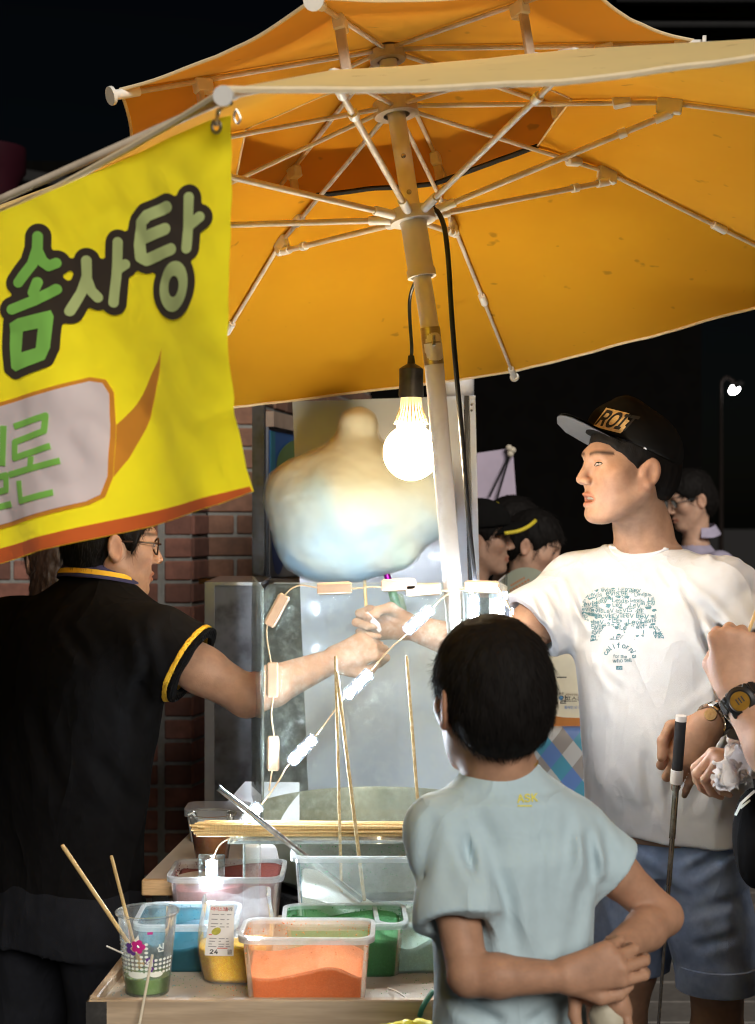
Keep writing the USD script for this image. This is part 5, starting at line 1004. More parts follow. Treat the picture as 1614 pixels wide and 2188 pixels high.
# ---- man in the white tee
man = thing("person", "man in black cap and white printed tee reaching for the candy with a steel stick", "person", [.62, 3.42, 0])
HM = Head(U(1341, 1003, 3.36), (-.955, -.296, .05))
mf, mr = np.array([-.5, -.866, 0]), np.array([.866, -.5, 0])
mrow = rows([(1383, 1172, 3.44, .085, .06), (1386, 1195, 3.43, .135, .075), (1392, 1225, 3.42, .178, .092), (1398, 1275, 3.41, .190, .110), (1404, 1350, 3.40, .187, .122), (1410, 1500, 3.40, .178, .116), (1424, 1650, 3.40, .182, .116), (1434, 1790, 3.40, .192, .120)])
mLs, mLe, mLw = U(1550, 1268, 3.31), U(1668, 1465, 3.22), U(1517, 1543, 3.07)
mRs, mRe, mRw = U(1236, 1255, 3.50), U(1062, 1398, 3.42), U(872, 1338, 3.50)
S = Solid(); head_solid(S, HM, mouth=.010, full=1.12)
S.chain([HM(-.022, 0, -.05), U(1374, 1130, 3.42), U(1388, 1200, 3.43)], [.056, .057, .068], .03); S.loft(grow(mrow, -.016), mr, mf, .03)
for s_, e_, w_ in ((mLs, mLe, mLw), (mRs, mRe, mRw)):
    S.chain([s_, s_ + (e_ - s_) * .5, e_], [.054, .050, .040], .02); S.chain([e_, e_ + (w_ - e_) * .3, w_], [.041, .043, .027], .012)
hip = [U(1500, 1840, 3.36), U(1372, 1840, 3.46)]; kn = [U(1532, 2085, 3.32), U(1345, 2070, 3.47)]; an = [[.74, 3.40, .09], [.50, 3.55, .09]]; to = [[.68, 3.27, .04], [.42, 3.43, .04]]
legs_solid(S, hip, kn, an, to, (.082, .058, .040))
hand_solid(S, mRw, (-.98, -.05, .12), (.0, 1, .25), 1, 1.0, [(1.0, 1.45, .9), (1.05, 1.45, .9), (1.15, 1.4, .9), (1.25, 1.4, .9)], [(.018, .026, -.012), (.046, .046, -.026), (.074, .040, -.040), (.095, .022, -.046)])
hx, hd = unit([-.62, -.12, -.78]), unit([-.35, -1, .18])
hand_solid(S, mLw, hx, hd, -1, 1.05, [(.95, 1.25, .8), (.8, 1.1, .7), (.55, .8, .5), (.35, .45, .3)], [(.020, .026, -.006), (.050, .050, .006), (.082, .046, .012), (.108, .030, .010)], spread=(.1, .02, -.06, -.14))
bm = S.mesh(.0032); obj("body", bm, SKIND, man, smooth=True, tint=skin_tint(bm.vertices, HM, mouth=.010)); eyes(HM, man, S, look=.002)
obj("teeth", put(rbox(.012, .026, .006, .002), frame_m(HM(.079, 0, -.0655), HM.f, z=HM.u)), mat("teeth", (.42, .39, .34), .25, .05), man, smooth=60)
S = hair_solid(HM, [(-.016, 0, .036, .103, .083, .093), (-.05, 0, -.005, .068, .072, .075)], .003, 3, [(.075, 0, -.035, .085, .1, .085, .01), (-.005, .088, -.02, .022, .026, .036, .006), (-.005, -.088, -.02, .022, .026, .036, .006)]); S.plane(HM(0, 0, -.062), -HM.u)
S.disp = (lambda f0: (lambda P: f0(P)))(S.disp); hm = S.mesh(.0045); obj("hair", hm, HAIR, man, smooth=True)
fc_ = unit(HM.f * math.cos(.36) + HM.u * math.sin(.36)); uc = np.cross(fc_, HM.l); lc = HM.l; CA = np.stack([fc_, lc, uc]); CO_ = HM(-.016, 0, .052)
SC = Solid(); SC.ell(CO_ - uc * .006, (.111, .092, .090), CA, .01); SC.cone(CO_ + fc_ * .062 + uc * .02, CO_ + fc_ * .05 + uc * .055, .044, .032, .04); SC.plane(CO_ - uc * .016, -uc, .004)
BLK = mat("black_cap_cloth", (.006, .0058, .0056), .95, .2, 60, bump=.5, bscale=1000, spec=.12)
cap = obj("cap", SC.mesh(.004), BLK, man, smooth=True)
Mc = np.eye(4); Mc[:3, 0], Mc[:3, 1], Mc[:3, 2], Mc[:3, 3] = fc_, lc, uc, CO_ - uc * .013
br_ = Polygon([(.055, -.083), (.085, -.080), (.13, -.074), (.163, -.055), (.180, -.025), (.183, 0), (.180, .025), (.163, .055), (.13, .074), (.085, .080), (.055, .083), (.08, .05), (.09, 0), (.08, -.05)])
def brim(z0, t): m = flat(br_, .012); v = m.vertices.copy(); v[:, 2] = z0 - 1.9 * v[:, 1] ** 2; w = v.copy(); w[:, 2] += t; return put(trimesh.Trimesh(np.vstack([v, w]), np.vstack([m.faces[:, ::-1], m.faces + len(v)]), process=False), Mc)
obj("brim", brim(.002, .003), BLK, cap, smooth=False); obj("brim_underside", brim(-.0005, .0018), mat("grey_brim_lining", (.09, .095, .105), .8, .05, 60), cap)
GOLDT = mat("gold_embroidery", (.62, .43, .18), .6, .25, 200, bump=.5, bscale=900)
blk = Polygon([(1268, 911), (1296, 872), (1345, 884), (1341, 897), (1346, 900), (1336, 909), (1339, 915), (1326, 926)])
obj("badge", on_surface(blk, SC, 3.3, .0012, 4), GOLDT, cap); obj("lettering", on_surface(affinity.translate(affinity.rotate(affinity.affine_transform(glyphs("ROIT", 33, 3), [.66, .55, 0, -1, 0, 0]), 12, origin=(0, 0)), 1270, 906), SC, 3.3, .0022, 5), mat("black_thread", (.01, .01, .01), .8, .2), cap)
WT = mat("white_thread", (.6, .62, .66), .7, .05); obj("side_badge", on_surface(unary_union([Polygon([(1370, 966), (1374, 957), (1378, 954), (1382, 957), (1385, 966)]), Point(1366, 957).buffer(1.2)]), SC, 3.35, .0015, 4), WT, cap)
for t_, x, y in (("M", 1360, 966), ("L", 1368, 973), ("B", 1374, 979)): obj("side_lettering", on_surface(ptext(t_, x, y, 5.5, 20, 1), SC, 3.35, .0015, 4), WT, cap)
ST = Solid(); ST.loft(mrow, mr, mf, .03)
sleeve(ST, mLs - [.03, -.01, -.012], mLs, mLe, .52, (.060, .067, .077)); sleeve(ST, mRs + [.035, -.01, .012], mRs, mRe, .58, (.064, .070, .074), .012)
nc = U(1370, 1150, 3.425); mcut = len(ST.p); na = (nc + [-.012, -.018, .07], nc + [.004, .0, -.012], .074, .062); ST.cone(*na, .006, -1); ST.plane(U(1434, 1764, 3.4), [-.02, .15, -1], .004)
f_ = lambda a, b, dp, w, d=3.3: (U(*a, d), U(*b, d), dp, w)
ST.disp = folds([f_((1560, 1150), (1470, 1290), .004, .010), f_((1600, 1200), (1450, 1330), .006, .012), f_((1475, 1270), (1590, 1400), .010, .013, 3.24), f_((1460, 1240), (1530, 1420), .007, .010, 3.25), (U(1480, 1340, 3.27), U(1560, 1460, 3.24), .006, .011), f_((1215, 1220), (1260, 1330), .007, .011, 3.38), f_((1190, 1230), (1240, 1370), .007, .012, 3.38), f_((1170, 1250), (1215, 1340), .005, .010, 3.38), f_((1150, 1270), (1175, 1330), .005, .009, 3.38),
    f_((1255, 1400), (1290, 1560), .005, .012, 3.32), f_((1540, 1450), (1490, 1700), .006, .016), f_((1290, 1640), (1350, 1740), .005, .014), f_((1450, 1560), (1420, 1730), .005, .016), f_((1380, 1600), (1400, 1740), .004, .014), f_((1400, 1190), (1440, 1260), .003, .008), f_((1230, 1380), (1330, 1480), .005, .010), f_((1580, 1420), (1440, 1540), .006, .011), f_((1570, 1520), (1460, 1640), .005, .012), f_((1260, 1560), (1310, 1720), .005, .011), f_((1330, 1450), (1310, 1640), .003, .010), f_((1540, 1650), (1500, 1750), .005, .012)], .0042, (10, 10, 3), 4, gain=1.5)
tee = obj("tee_shirt", ST.mesh(.0042), WHITEC, man, smooth=True)
obj("collar", neckband(ST, mcut, *na, .011).mesh(.0026), WHITEC, tee, smooth=True)
# worn bear print: lettering rows clipped to a bear outline
TEAL = mat("teal_print", (.10, .23, .28), .8, .25, 60)
bear = Polygon([(1241, 1310), (1246, 1285), (1262, 1264), (1288, 1256), (1330, 1256), (1375, 1259), (1398, 1275), (1404, 1305), (1402, 1335), (1416, 1352), (1420, 1364), (1402, 1366), (1392, 1345), (1380, 1336), (1376, 1366), (1356, 1368), (1360, 1340), (1340, 1338), (1338, 1352), (1324, 1368), (1300, 1366), (1318, 1346), (1308, 1336), (1292, 1340), (1284, 1352), (1278, 1368), (1262, 1371), (1266, 1348), (1262, 1330), (1248, 1324)])
R = RS(12); wds = []
for y in np.arange(1263, 1375, 11.5):
    x = 1236 + R.uniform(-18, 4)
    while x < 1420:
        wds.append(ptext(["LEVIS", "LeV", "evis", "Levis", "LE"][R.randint(5)], x, y + R.uniform(-2, 2), R.uniform(8, 11), R.uniform(-8, 8), 2, 1.05)); x += R.uniform(26, 44)
txt = unary_union([w.buffer(.05) for w in wds]).intersection(bear)
def blobs(n, r0, r1, reg, seed):
    q = RS(seed); out = []; x0, y0, x1, y1 = reg.bounds
    for _ in range(n):
        c = Point(q.uniform(x0, x1), q.uniform(y0, y1))
        if reg.contains(c): r = q.uniform(r0, r1); out.append(Polygon([(c.x + r * q.uniform(.5, 1.3) * math.cos(a), c.y + r * q.uniform(.35, .8) * math.sin(a)) for a in np.arange(7) * 2 * np.pi / 7]))
    return unary_union(out).intersection(reg)
ink = unary_union([txt, blobs(150, 3, 8.5, bear, 3).difference(txt.buffer(1.0))]).difference(blobs(420, .7, 2.2, bear, 9))
obj("bear_print", on_surface(ink, ST, 3.3, .0010, 7), TEAL, tee)
arc = []
for i, ch in enumerate("california"): a = math.radians(196 + i * 17.5); arc.append(affinity.translate(affinity.rotate(affinity.affine_transform(glyphs(ch, 10.5, 2), [1, 0, 0, -1, -3, 0]), math.degrees(a) + 90, origin=(0, 0)), 1325 + 27 * math.cos(a), 1404 + 20 * math.sin(a)))
obj("arc_lettering", on_surface(unary_union(arc + [ptext("for the", 1311, 1405, 7, 3, 1), ptext("who tell", 1310, 1416, 8, -3, 1)]), ST, 3.3, .001, 7), TEAL, tee); obj("tab_print", on_surface(sbox(1317, 1423, 1331, 1431).difference(ptext("LEVI", 1318.5, 1429, 4, 0, 1, 1)), ST, 3.3, .001, 6), TEAL, tee)
# denim shorts
SS = Solid(); wr = rows([(1434, 1735, 3.41, .175, .105), (1434, 1800, 3.41, .178, .112), (1436, 1860, 3.41, .180, .112)]); SS.loft(wr, mr, mf, .03)
for (h, k, cut, kx) in ((hip[0], kn[0], 2098, 0), (hip[1], kn[1], 2070, 0)):
    SS.chain([h, h + (k - h) * .55, k + [0, 0, -.02]], [.094, .087, .083], .03)
    o = U(0, cut, h[1]) * [0, 0, 1] + XY(k); SS.local_plane(o, [0, 0, -1], o - [0, 0, .09], .15); SS.cone(o + [0, 0, .03], o - [0, 0, .02], .071, .074, .003, -1)
SS.disp = folds([f_((1330, 1830), (1440, 1900), .006, .012, 3.3), f_((1580, 1800), (1470, 1880), .006, .013, 3.25), f_((1470, 1960), (1570, 1930), .004, .012, 3.24), f_((1480, 2030), (1580, 2000), .004, .012, 3.24), f_((1300, 1900), (1340, 2020), .005, .012, 3.36)], .006, (11, 11, 6), 8)
sht = obj("shorts", SS.mesh(.0045), DENIM, man, smooth=True)
for h, k, cut in ((hip[0], kn[0], 2098), (hip[1], kn[1], 2070)):
    c = XY(k) + U(0, cut - 26, h[1]) * [0, 0, 1]; obj("turn_up", lathe([(.079, -.026), (.0855, -.027), (.0875, .0), (.0868, .025), (.083, .027), (.079, .024)], 44, c), DENIM, sht, smooth=40)
shoes(man, an, to, SHOE)
wd = unit(mLw - mLe); wc = mLw - wd * .012; Mw = frame_m(wc, np.cross(wd, [0, 1, .3]), z=wd)
wa = obj("wristwatch", put(cat(*[put(rbox(.0125, .0065, .020, .0015), trimesh.transformations.rotation_matrix(a, [0, 0, 1]) @ trimesh.transformations.translation_matrix([0, .0325, 0])) for a in np.arange(16) * 2 * np.pi / 16]), Mw), STEEL, man)
obj("watch_case", put(lathe([(.001, -.005), (.0125, -.005), (.013, -.001), (.012, .002), (.001, .0025)], 24), frame_m(wc + unit([-.4, -1, .5]) * .035, np.cross(unit([-.4, -1, .5]), wd), z=[-.4, -1, .5])), mat("brushed_gold_steel", (.5, .42, .3), .35, .2, 200, metal=1), wa, smooth=40)
# extending stick in his left hand
sk = thing("extending_stick", "black gripped telescopic steel stick pointing down in front of the white tee", "stick", U(1440, 1690, 3.02))
A_, B_ = U(1456, 1530, 3.02), U(1404, 2240, 3.1); sd = unit(B_ - A_); at = lambda py: A_ + sd * ((py - 1530) / 1113 * 1.0)
obj("grip", tube([at(1541), at(1560), at(1640), at(1648)], [.0105, .0108, .0105, .0105], 20), mat("black_foam_grip", (.02, .02, .024), .7, .2, 90, bump=.3), sk, smooth=40); obj("end_cap", tube([at(1529), at(1541)], [.0105, .011], 20), WHITEP, sk, smooth=40); obj("collar", tube([at(1648), at(1650), at(1678), at(1679)], [.0115, .0122, .0122, .011], 20), WHITEP, sk, smooth=40)
for a, b, r in ((1679, 1800, .0062), (1800, 1905, .0052), (1905, 2040, .0042), (2040, 2240, .0032)): obj("tube_section", tube([at(a), at(b)], r, 14), STEEL, sk, smooth=40)
solo("paper_napkin", trimesh.convex.convex_hull(np.array([U(779, 1312, 3.44), U(786, 1306, 3.43), U(812, 1332, 3.43), U(816, 1346, 3.44), U(811, 1352, 3.45), U(790, 1332, 3.46)])), mat("napkin_white", (.78, .78, .78), .8, .04, 40), "folded white napkin round the stick in the two hands", "napkin")

# ---- boy with his back to us
boy = thing("person", "boy seen from behind in a pale blue tee with hands clasped behind his back", "person", [.19, 2.2, 0])
HB = Head(U(1047, 1494, 2.2), (-.36, .93, .02), .91)
bf, br = np.array([-.15, .989, 0]), np.array([.989, .15, 0])
brow = rows([(1075, 1632, 2.21, .050, .046), (1078, 1652, 2.21, .060, .057), (1082, 1676, 2.21, .078, .066), (1086, 1706, 2.20, .096, .073), (1088, 1760, 2.20, .113, .078), (1090, 1830, 2.19, .118, .083), (1094, 1950, 2.19, .113, .081), (1098, 2080, 2.19, .110, .081), (1102, 2200, 2.19, .115, .085), (1104, 2330, 2.19, .118, .085)])
bLs, bLe, bLw = U(946, 1776, 2.17), U(1002, 2085, 2.07), U(1205, 2088, 2.045)
bRs, bRe, bRw = U(1220, 1778, 2.22), U(1418, 1958, 2.24), U(1285, 2058, 2.085)
S = Solid(); head_solid(S, HB); S.chain([HB(-.02, 0, -.045), U(1068, 1640, 2.2), U(1078, 1672, 2.21)], [.047, .044, .045], .025); S.loft(grow(brow, -.014), br, bf, .02)
S.chain([bLs, bLs + (bLe - bLs) * .5, bLe], [.034, .031, .0265], .012); S.chain([bLe, bLe + (bLw - bLe) * .3, bLw], [.0270, .0282, .0195], .01)
S.chain([bRs, bRs + (bRe - bRs) * .5, bRe], [.034, .031, .0265], .012); S.chain([bRe, bRe + (bRw - bRe) * .3, bRw], [.0270, .0286, .0195], .01)
hand_solid(S, bLw, (.90, -.05, .22), (-.2, -1, .1), -1, .80, [(.5, .9, .5), (.55, .9, .5), (.7, 1.0, .6), (.8, 1.0, .6)], [(.02, .024, -.006), (.05, .045, -.004), (.08, .048, -.012), (.10, .040, -.02)])
hand_solid(S, bRw, (.12, -.12, -1), (.3, 1, -.1), 1, .80, [(.4, .5, .3), (.35, .5, .3), (.4, .6, .4), (.45, .7, .4)], [(.02, .024, -.012), (.045, .045, -.025), (.075, .05, -.03), (.098, .046, -.032)])
bh = [[.08, 2.2, .72], [.29, 2.2, .72]]; bk = [[.08, 2.19, .40], [.30, 2.19, .40]]; ba_ = [[.08, 2.21, .08], [.31, 2.21, .08]]; bt = [[.07, 2.36, .035], [.33, 2.36, .035]]
legs_solid(S, bh, bk, ba_, bt, (.07, .048, .033)); bm = S.mesh(.0032); obj("body", bm, SKINB, boy, smooth=True, tint=skin_tint(bm.vertices, HB)); eyes(HB, boy, S)
HS = hair_solid(HB, [(-.012, 0, .034, .110, .087, .098), (-.045, 0, -.004, .078, .079, .080)], .0035, 5, [(.088, 0, -.03, .080, .1, .100, .012), (.012, .088, -.022, .030, .026, .040, .008), (.012, -.088, -.022, .030, .026, .040, .008)]); HS.plane(HB(0, 0, -.074), -HB.u + HB.f * .25, .008)
hm = HS.mesh(.004); hp = obj("hair", hm, HAIR, boy, smooth=True); curves("hair_strands", hair_strands(hm, 14000, .018, HB, 4, lift=.24, keep=lambda q: (q[:, 2] > -.085)), .00055, HAIRS, boy)
SB = Solid(); SB.loft(brow, br, bf, .02); sleeve(SB, bLs + [.03, .01, .012], bLs, bLe, .64, (.038, .044, .051), .008, .02); sleeve(SB, bRs + [-.03, .0, .012], bRs, bRe, .45, (.038, .041, .042), .008, .02)
nb = U(1072, 1655, 2.205); bcut = len(SB.p); na = (nb + [0, .014, .12], nb + [.0, .008, .052], .056, .050); SB.cone(*na, .005, -1)
g_ = lambda a, b, dp, w, d=2.12: (U(*a, d), U(*b, d), dp, w)
SB.disp = folds([g_((992, 1775), (1034, 2010), .010, .011), g_((1262, 1770), (1272, 1900), .008, .010, 2.14), g_((1015, 1720), (1090, 2010), .0035, .013), g_((1052, 1745), (1120, 2090), .003, .013), g_((1168, 1725), (1145, 2110), .0035, .014), g_((1222, 1735), (1180, 2060), .004, .013), g_((1262, 1850), (1205, 2090), .005, .013), g_((990, 1900), (1050, 2120), .005, .013), g_((930, 1730), (900, 1900), .003, .012), g_((1275, 1740), (1320, 1850), .003, .010, 2.16), g_((960, 2130), (1080, 2185), .005, .012), g_((1240, 2120), (1120, 2190), .004, .012)], .0030, (11, 11, 2.6), 14, gain=1.5)
bs = obj("tee_shirt", SB.mesh(.0036), BLUEC, boy, smooth=True); obj("collar", neckband(SB, bcut, *na, .009, .0026).mesh(.0024), BLUEC, bs, smooth=True)
a = np.linspace(math.pi * 1.02, math.pi * 1.98, 34); nk = nb + np.array([0, .0, .012]); obj("necklace", cat(*[trimesh.creation.icosphere(1, .0022).apply_translation(nk + br * .050 * math.cos(t) + bf * .047 * math.sin(t) + np.array([0, 0, .006 * math.cos(t)])) for t in a]), GOLD, boy, smooth=True)
obj("back_print", on_surface(unary_union([ptext("ASK", 1105, 1716, 17, -4, 3, .95), sbox(1106, 1721, 1137, 1724)]), SB, 2.15, .0009, 6, .3), mat("yellow_print", (.62, .58, .10), .8, .1), bs)
BS = Solid()
for h, k in zip(bh, bk): BS.cone(h, np.array(k) + [0, 0, .02], .082, .072, .03)
BS.ell([.185, 2.2, .76], (.14, .095, .08), None, .04); obj("shorts", BS.mesh(.008), mat("dark_blue_shorts", (.03, .035, .06), .85, .2, 40), boy, smooth=True); shoes(boy, ba_, bt, SHOE)
pw = Solid(); pw.chain([U(1288, 2120, 2.08), U(1300, 2170, 2.08), U(1312, 2260, 2.08)], [.014, .024, .032], .01); pw.disp = lambda P: .004 * (fbm(P * 55, 3, 3) - .5)
wp_ = solo("candy_wrapper", pw.mesh(.003), mat("creamy_wrapper", (.46, .43, .33), .55, .12, 30, translucent=.15), "creamy paper wrapper hanging from the boy's clasped hands", "wrapper", smooth=True)

# ---- seller in the black polo
ven = thing("person", "seller in black polo with yellow cuff and glasses passing over the candy stick", "person", [-.6, 3.4, 0])
HV = Head(U(244, 1162, 3.36), (.93, .36, -.10), .93)
vf, vr = np.array([.55, .835, 0]), np.array([.835, -.55, 0])
vrow = rows([(205, 1232, 3.36, .070, .058), (200, 1258, 3.35, .110, .072), (190, 1290, 3.34, .165, .090), (178, 1340, 3.33, .205, .112), (165, 1430, 3.32, .212, .128), (150, 1560, 3.32, .205, .128), (140, 1720, 3.33, .190, .122), (140, 1850, 3.34, .182, .118), (140, 1960, 3.34, .185, .12)])
vRs, vRe, vRw = U(340, 1378, 3.22), U(528, 1488, 3.18), U(712, 1412, 3.42)
vLs, vLe, vLw = U(20, 1352, 3.46), U(40, 1560, 3.65), U(150, 1640, 3.80)
S = Solid(); head_solid(S, HV); S.chain([HV(-.022, 0, -.05), U(222, 1225, 3.37), U(205, 1270, 3.36)], [.052, .053, .062], .03); S.loft(grow(vrow, -.018), vr, vf, .03)
for s_, e_, w_ in ((vRs, vRe, vRw), (vLs, vLe, vLw)): S.chain([s_, s_ + (e_ - s_) * .5, e_], [.052, .047, .041], .02); S.chain([e_, e_ + (w_ - e_) * .28, w_], [.042, .0425, .0265], .012)
hand_solid(S, vRw, (.93, .12, .35), (.05, -.9, .45), -1, .98, [(.95, 1.3, .8), (1.0, 1.35, .8), (1.1, 1.35, .85), (1.2, 1.35, .85)], [(.018, .026, -.008), (.044, .046, -.010), (.072, .044, -.020), (.095, .032, -.030)])
hand_solid(S, vLw, (.8, .4, -.3), (-.3, .4, .8), 1, .95)
vh = [U(215, 1990, 3.28), U(75, 1990, 3.38)]; vk = [[vh[0][0] + .02, 3.28, .47], [vh[1][0] - .02, 3.42, .47]]; va_ = [[vk[0][0], 3.33, .09], [vk[1][0], 3.47, .09]]; vt = [[va_[0][0] + .09, 3.43, .04], [va_[1][0] + .09, 3.57, .04]]
legs_solid(S, vh, vk, va_, vt); bm = S.mesh(.0037); obj("body", bm, SKIND, ven, smooth=True, tint=skin_tint(bm.vertices, HV)); eyes(HV, ven, S)
S = hair_solid(HV, [(-.012, 0, .036, .106, .085, .096), (-.05, 0, -.008, .072, .075, .080)], .005, 6, [(.09, 0, -.035, .082, .1, .095, .012), (-.002, .088, -.020, .026, .026, .040, .006), (-.002, -.088, -.020, .026, .026, .040, .006)]); S.cone(HV(.035, .076, .03), HV(.026, .078, -.018), .009, .004, .006); S.cone(HV(.035, -.074, .03), HV(.026, -.076, -.018), .009, .004, .006); S.plane(HV(0, 0, -.056), -HV.u + HV.f * .2)
hm = S.mesh(.0045); obj("hair", hm, HAIR, ven, smooth=True); curves("hair_strands", hair_strands(hm, 3000, .022, HV, 9), .0008, HAIRS, ven)
def glasses(H, parent, m, lens=None):
    g = []; fr = []
    for y in (-1, 1):
        a = np.linspace(0, 2 * np.pi, 25); fr.append(tube([H(.094 - .004 * abs(math.cos(t)), y * (.033 + .0235 * math.cos(t)), .003 + .0185 * math.sin(t) * (1 - .12 * math.cos(t) * y)) for t in a], .0021 * H.s, 6, caps=False)); fr.append(tube([H(.090, y * .0565, .009), H(.082, y * .073, .010), H(.03, y * .078, .009), H(-.012, y * .079, .006), H(-.026, y * .078, -.012)], .0021 * H.s, 6)); fr.append(tube([H(.0945, y * .0565, .009), H(.086, y * .072, .010)], .0028 * H.s, 6))
    fr.append(tube([H(.095, -.011, .008), H(.099, 0, .010), H(.095, .011, .008)], .0019 * H.s, 6)); p = obj("glasses", cat(*fr), m, parent, smooth=True)
    for y in (-1, 1): obj("lens", put(lathe([(.001, 0), (.021 * H.s, 0)], 20), frame_m(H(.0925, y * .033, .003), H.l, z=H.f)), clear("spectacle_lens", (.96, .97, .96), .02, .02, ior=1.4), p)
glasses(HV, ven, mat("tortoise_frame", (.05, .022, .010), .25, .3, 60))
SV = Solid(); SV.loft(vrow, vr, vf, .03); sleeve(SV, vRs - [.04, -.02, -.01], vRs, vRe, .40, (.066, .074, .073), .012); sleeve(SV, vLs + [.03, -.02, .01], vLs, vLe, .52, (.064, .070, .070))
nv = U(215, 1238, 3.37); SV.cone(nv + [.01, .01, .06], nv, .060, .056, .006, -1)
k_ = lambda a, b, dp, w, d=3.18: (U(*a, d), U(*b, d), dp, w)
SV.disp = folds([k_((300, 1330), (350, 1480), .006, .014), k_((330, 1400), (280, 1560), .008, .016), k_((250, 1480), (320, 1620), .006, .016), k_((380, 1340), (400, 1440), .005, .012), k_((200, 1600), (300, 1760), .006, .02), k_((60, 1500), (120, 1700), .006, .02), k_((120, 1330), (200, 1420), .004, .014), k_((280, 1740), (330, 1860), .006, .014)], .006, (9, 9, 5), 24); SV.plane(U(140, 1905, 3.3), [0, 0, -1], .005)
pv_ = obj("polo_shirt", SV.mesh(.0048), BLACKC, ven, smooth=True)
d = unit(vRe - vRs); o = vRs + (vRe - vRs) * .4
obj("sleeve_band", sewn_band(SV, o, d, -.0195, -.008).mesh(.003), YELC, pv_, smooth=True); obj("sleeve_band", sewn_band(SV, o, d, -.0075, .001).mesh(.0026), BLACKC, pv_, smooth=True)
a = np.linspace(-.2 * np.pi, 1.2 * np.pi, 40)
def fall(w0, w1, z0, z1, a=a, nv=nv, vr=vr, vf=vf): return [[nv + vr * w * math.cos(t + np.pi) * 1.0 + vf * w * .95 * math.sin(t + np.pi) + np.array([0, 0, z + .018 * max(math.sin(t), 0) + .0 * t]) for t in a] for w, z in ((w0, z0), (w1, z1))]
def strip(a, b): n = len(a); V = np.vstack([a, b]); return quads(V, [[i, i + 1, n + i + 1, n + i] for i in range(n - 1)])
i0, i1 = fall(.066, .095, .052, -.004); i2 = [p + [0, 0, -.004] for p in i1]; col = obj("collar", cat(strip(i0, i1), strip(i1, i2)), NAVYC, pv_, smooth=60)
j0 = [p + unit(p - nv) * .0012 for p in np.array(i0) * .24 + np.array(i1) * .76]; j1 = [p + unit(p - nv) * .0012 for p in np.array(i0) * .06 + np.array(i1) * .94]; obj("collar_stripe", strip(j0[8:34], j1[8:34]), YELC, col, smooth=60)
ST_ = Solid(); ST_.loft(rows([(140, 1870, 3.34, .178, .115), (142, 1950, 3.33, .185, .122), (145, 2010, 3.33, .188, .125)]), vr, vf, .03)
for h, k, an_ in zip(vh, vk, va_): ST_.chain([h, k, np.array(an_) + [0, 0, .0]], [.098, .078, .068], .03)
ST_.disp = folds([], .007, (9, 9, 4), 33); ST_.plane([0, 0, .07], [0, 0, -1]); obj("trousers", ST_.mesh(.0065), mat("charcoal_trousers", (.009, .010, .014), .9, .3, 30, bump=.4, bscale=700, spec=.2, crease=.4), ven, smooth=True); shoes(ven, va_, vt, SHOE)

# ---- customer at the right edge
cu2 = thing("person", "customer in black top and khaki trousers raising a fist round a skewer", "person", [.86, 2.72, 0])
HC = Head([.88, 2.75, 1.56], (-.8, .6, -.1), .96); qf, qr = np.array([-.75, .66, 0]), np.array([.66, .75, 0])
crow = [(np.array([.85, 2.75, z]), w, dd) for z, w, dd in ((1.40, .06, .055), (1.37, .11, .07), (1.33, .155, .085), (1.27, .18, .10), (1.15, .17, .105), (1.02, .155, .10), (.88, .165, .105))]
aw, ae, as_ = U(1575, 1478, 2.56), U(1688, 1652, 2.46), np.array([.74, 2.60, 1.28])
bw, be, bs_ = U(1632, 1634, 2.62), U(1790, 1700, 2.72), np.array([.96, 2.88, 1.28])
S = Solid(); head_solid(S, HC); S.chain([HC(-.02, 0, -.05), [.85, 2.75, 1.38]], [.05, .056], .03); S.loft(grow(crow, -.014), qr, qf, .03)
for s_, e_, w_, r in ((as_, ae, aw, 1), (bs_, be, bw, .9)): S.chain([s_, s_ + (e_ - s_) * .5, e_], [.046 * r, .043 * r, .040 * r], .02); S.chain([e_, e_ + (w_ - e_) * .3, w_], [.042 * r, .044 * r, .0285 * r], .012)
hand_solid(S, aw, (-.08, .12, 1), (-.35, -1, .0), 1, 1.0, [(1.35, 1.5, 1.0)] * 3 + [(1.4, 1.5, 1.0)], [(.018, .026, -.012), (.048, .040, -.024), (.078, .026, -.036), (.094, .004, -.042)], rr=1.12)
hand_solid(S, bw, (-1, -.1, .12), (.0, -.25, 1), -1, .9, [(.9, 1.0, .5), (1.0, 1.1, .5), (1.1, 1.1, .6), (1.1, 1.2, .6)], [(.02, .022, -.012), (.05, .036, -.028), (.08, .036, -.042), (.098, .03, -.054)])
ch = [[.78, 2.70, .82], [.93, 2.80, .82]]; ck = [[.775, 2.68, .46], [.93, 2.8, .46]]; ca = [[.78, 2.72, .08], [.94, 2.83, .08]]; ct = [[.69, 2.80, .04], [.85, 2.92, .04]]
legs_solid(S, ch, ck, ca, ct, (.088, .058, .036)); bm = S.mesh(.0034); obj("body", bm, SKIN, cu2, smooth=True, tint=skin_tint(bm.vertices, HC)); eyes(HC, cu2, S)
S = hair_solid(HC, [(-.012, 0, .036, .108, .086, .098), (-.05, 0, -.02, .075, .078, .09)], .005, 7, [(.09, 0, -.035, .08, .1, .095, .012)]); obj("hair", S.mesh(.006), HAIR, cu2, smooth=True)
S = Solid(); S.loft(crow, qr, qf, .03); S.chain([as_, as_ + (ae - as_) * .55], [.064, .066], .04); S.chain([bs_, bs_ + (be - bs_) * .55], [.062, .064], .04); S.cone([.85, 2.75, 1.45], [.85, 2.75, 1.385], .058, .054, .006, -1); S.plane([0, 0, .80], [0, 0, -1])
S.ell(U(1612, 1790, 2.62), (.034, .06, .085), None, .04); S.disp = folds([], .006, (10, 10, 5), 44); tb2 = obj("black_top", S.mesh(.006), BLACKC, cu2, smooth=True)
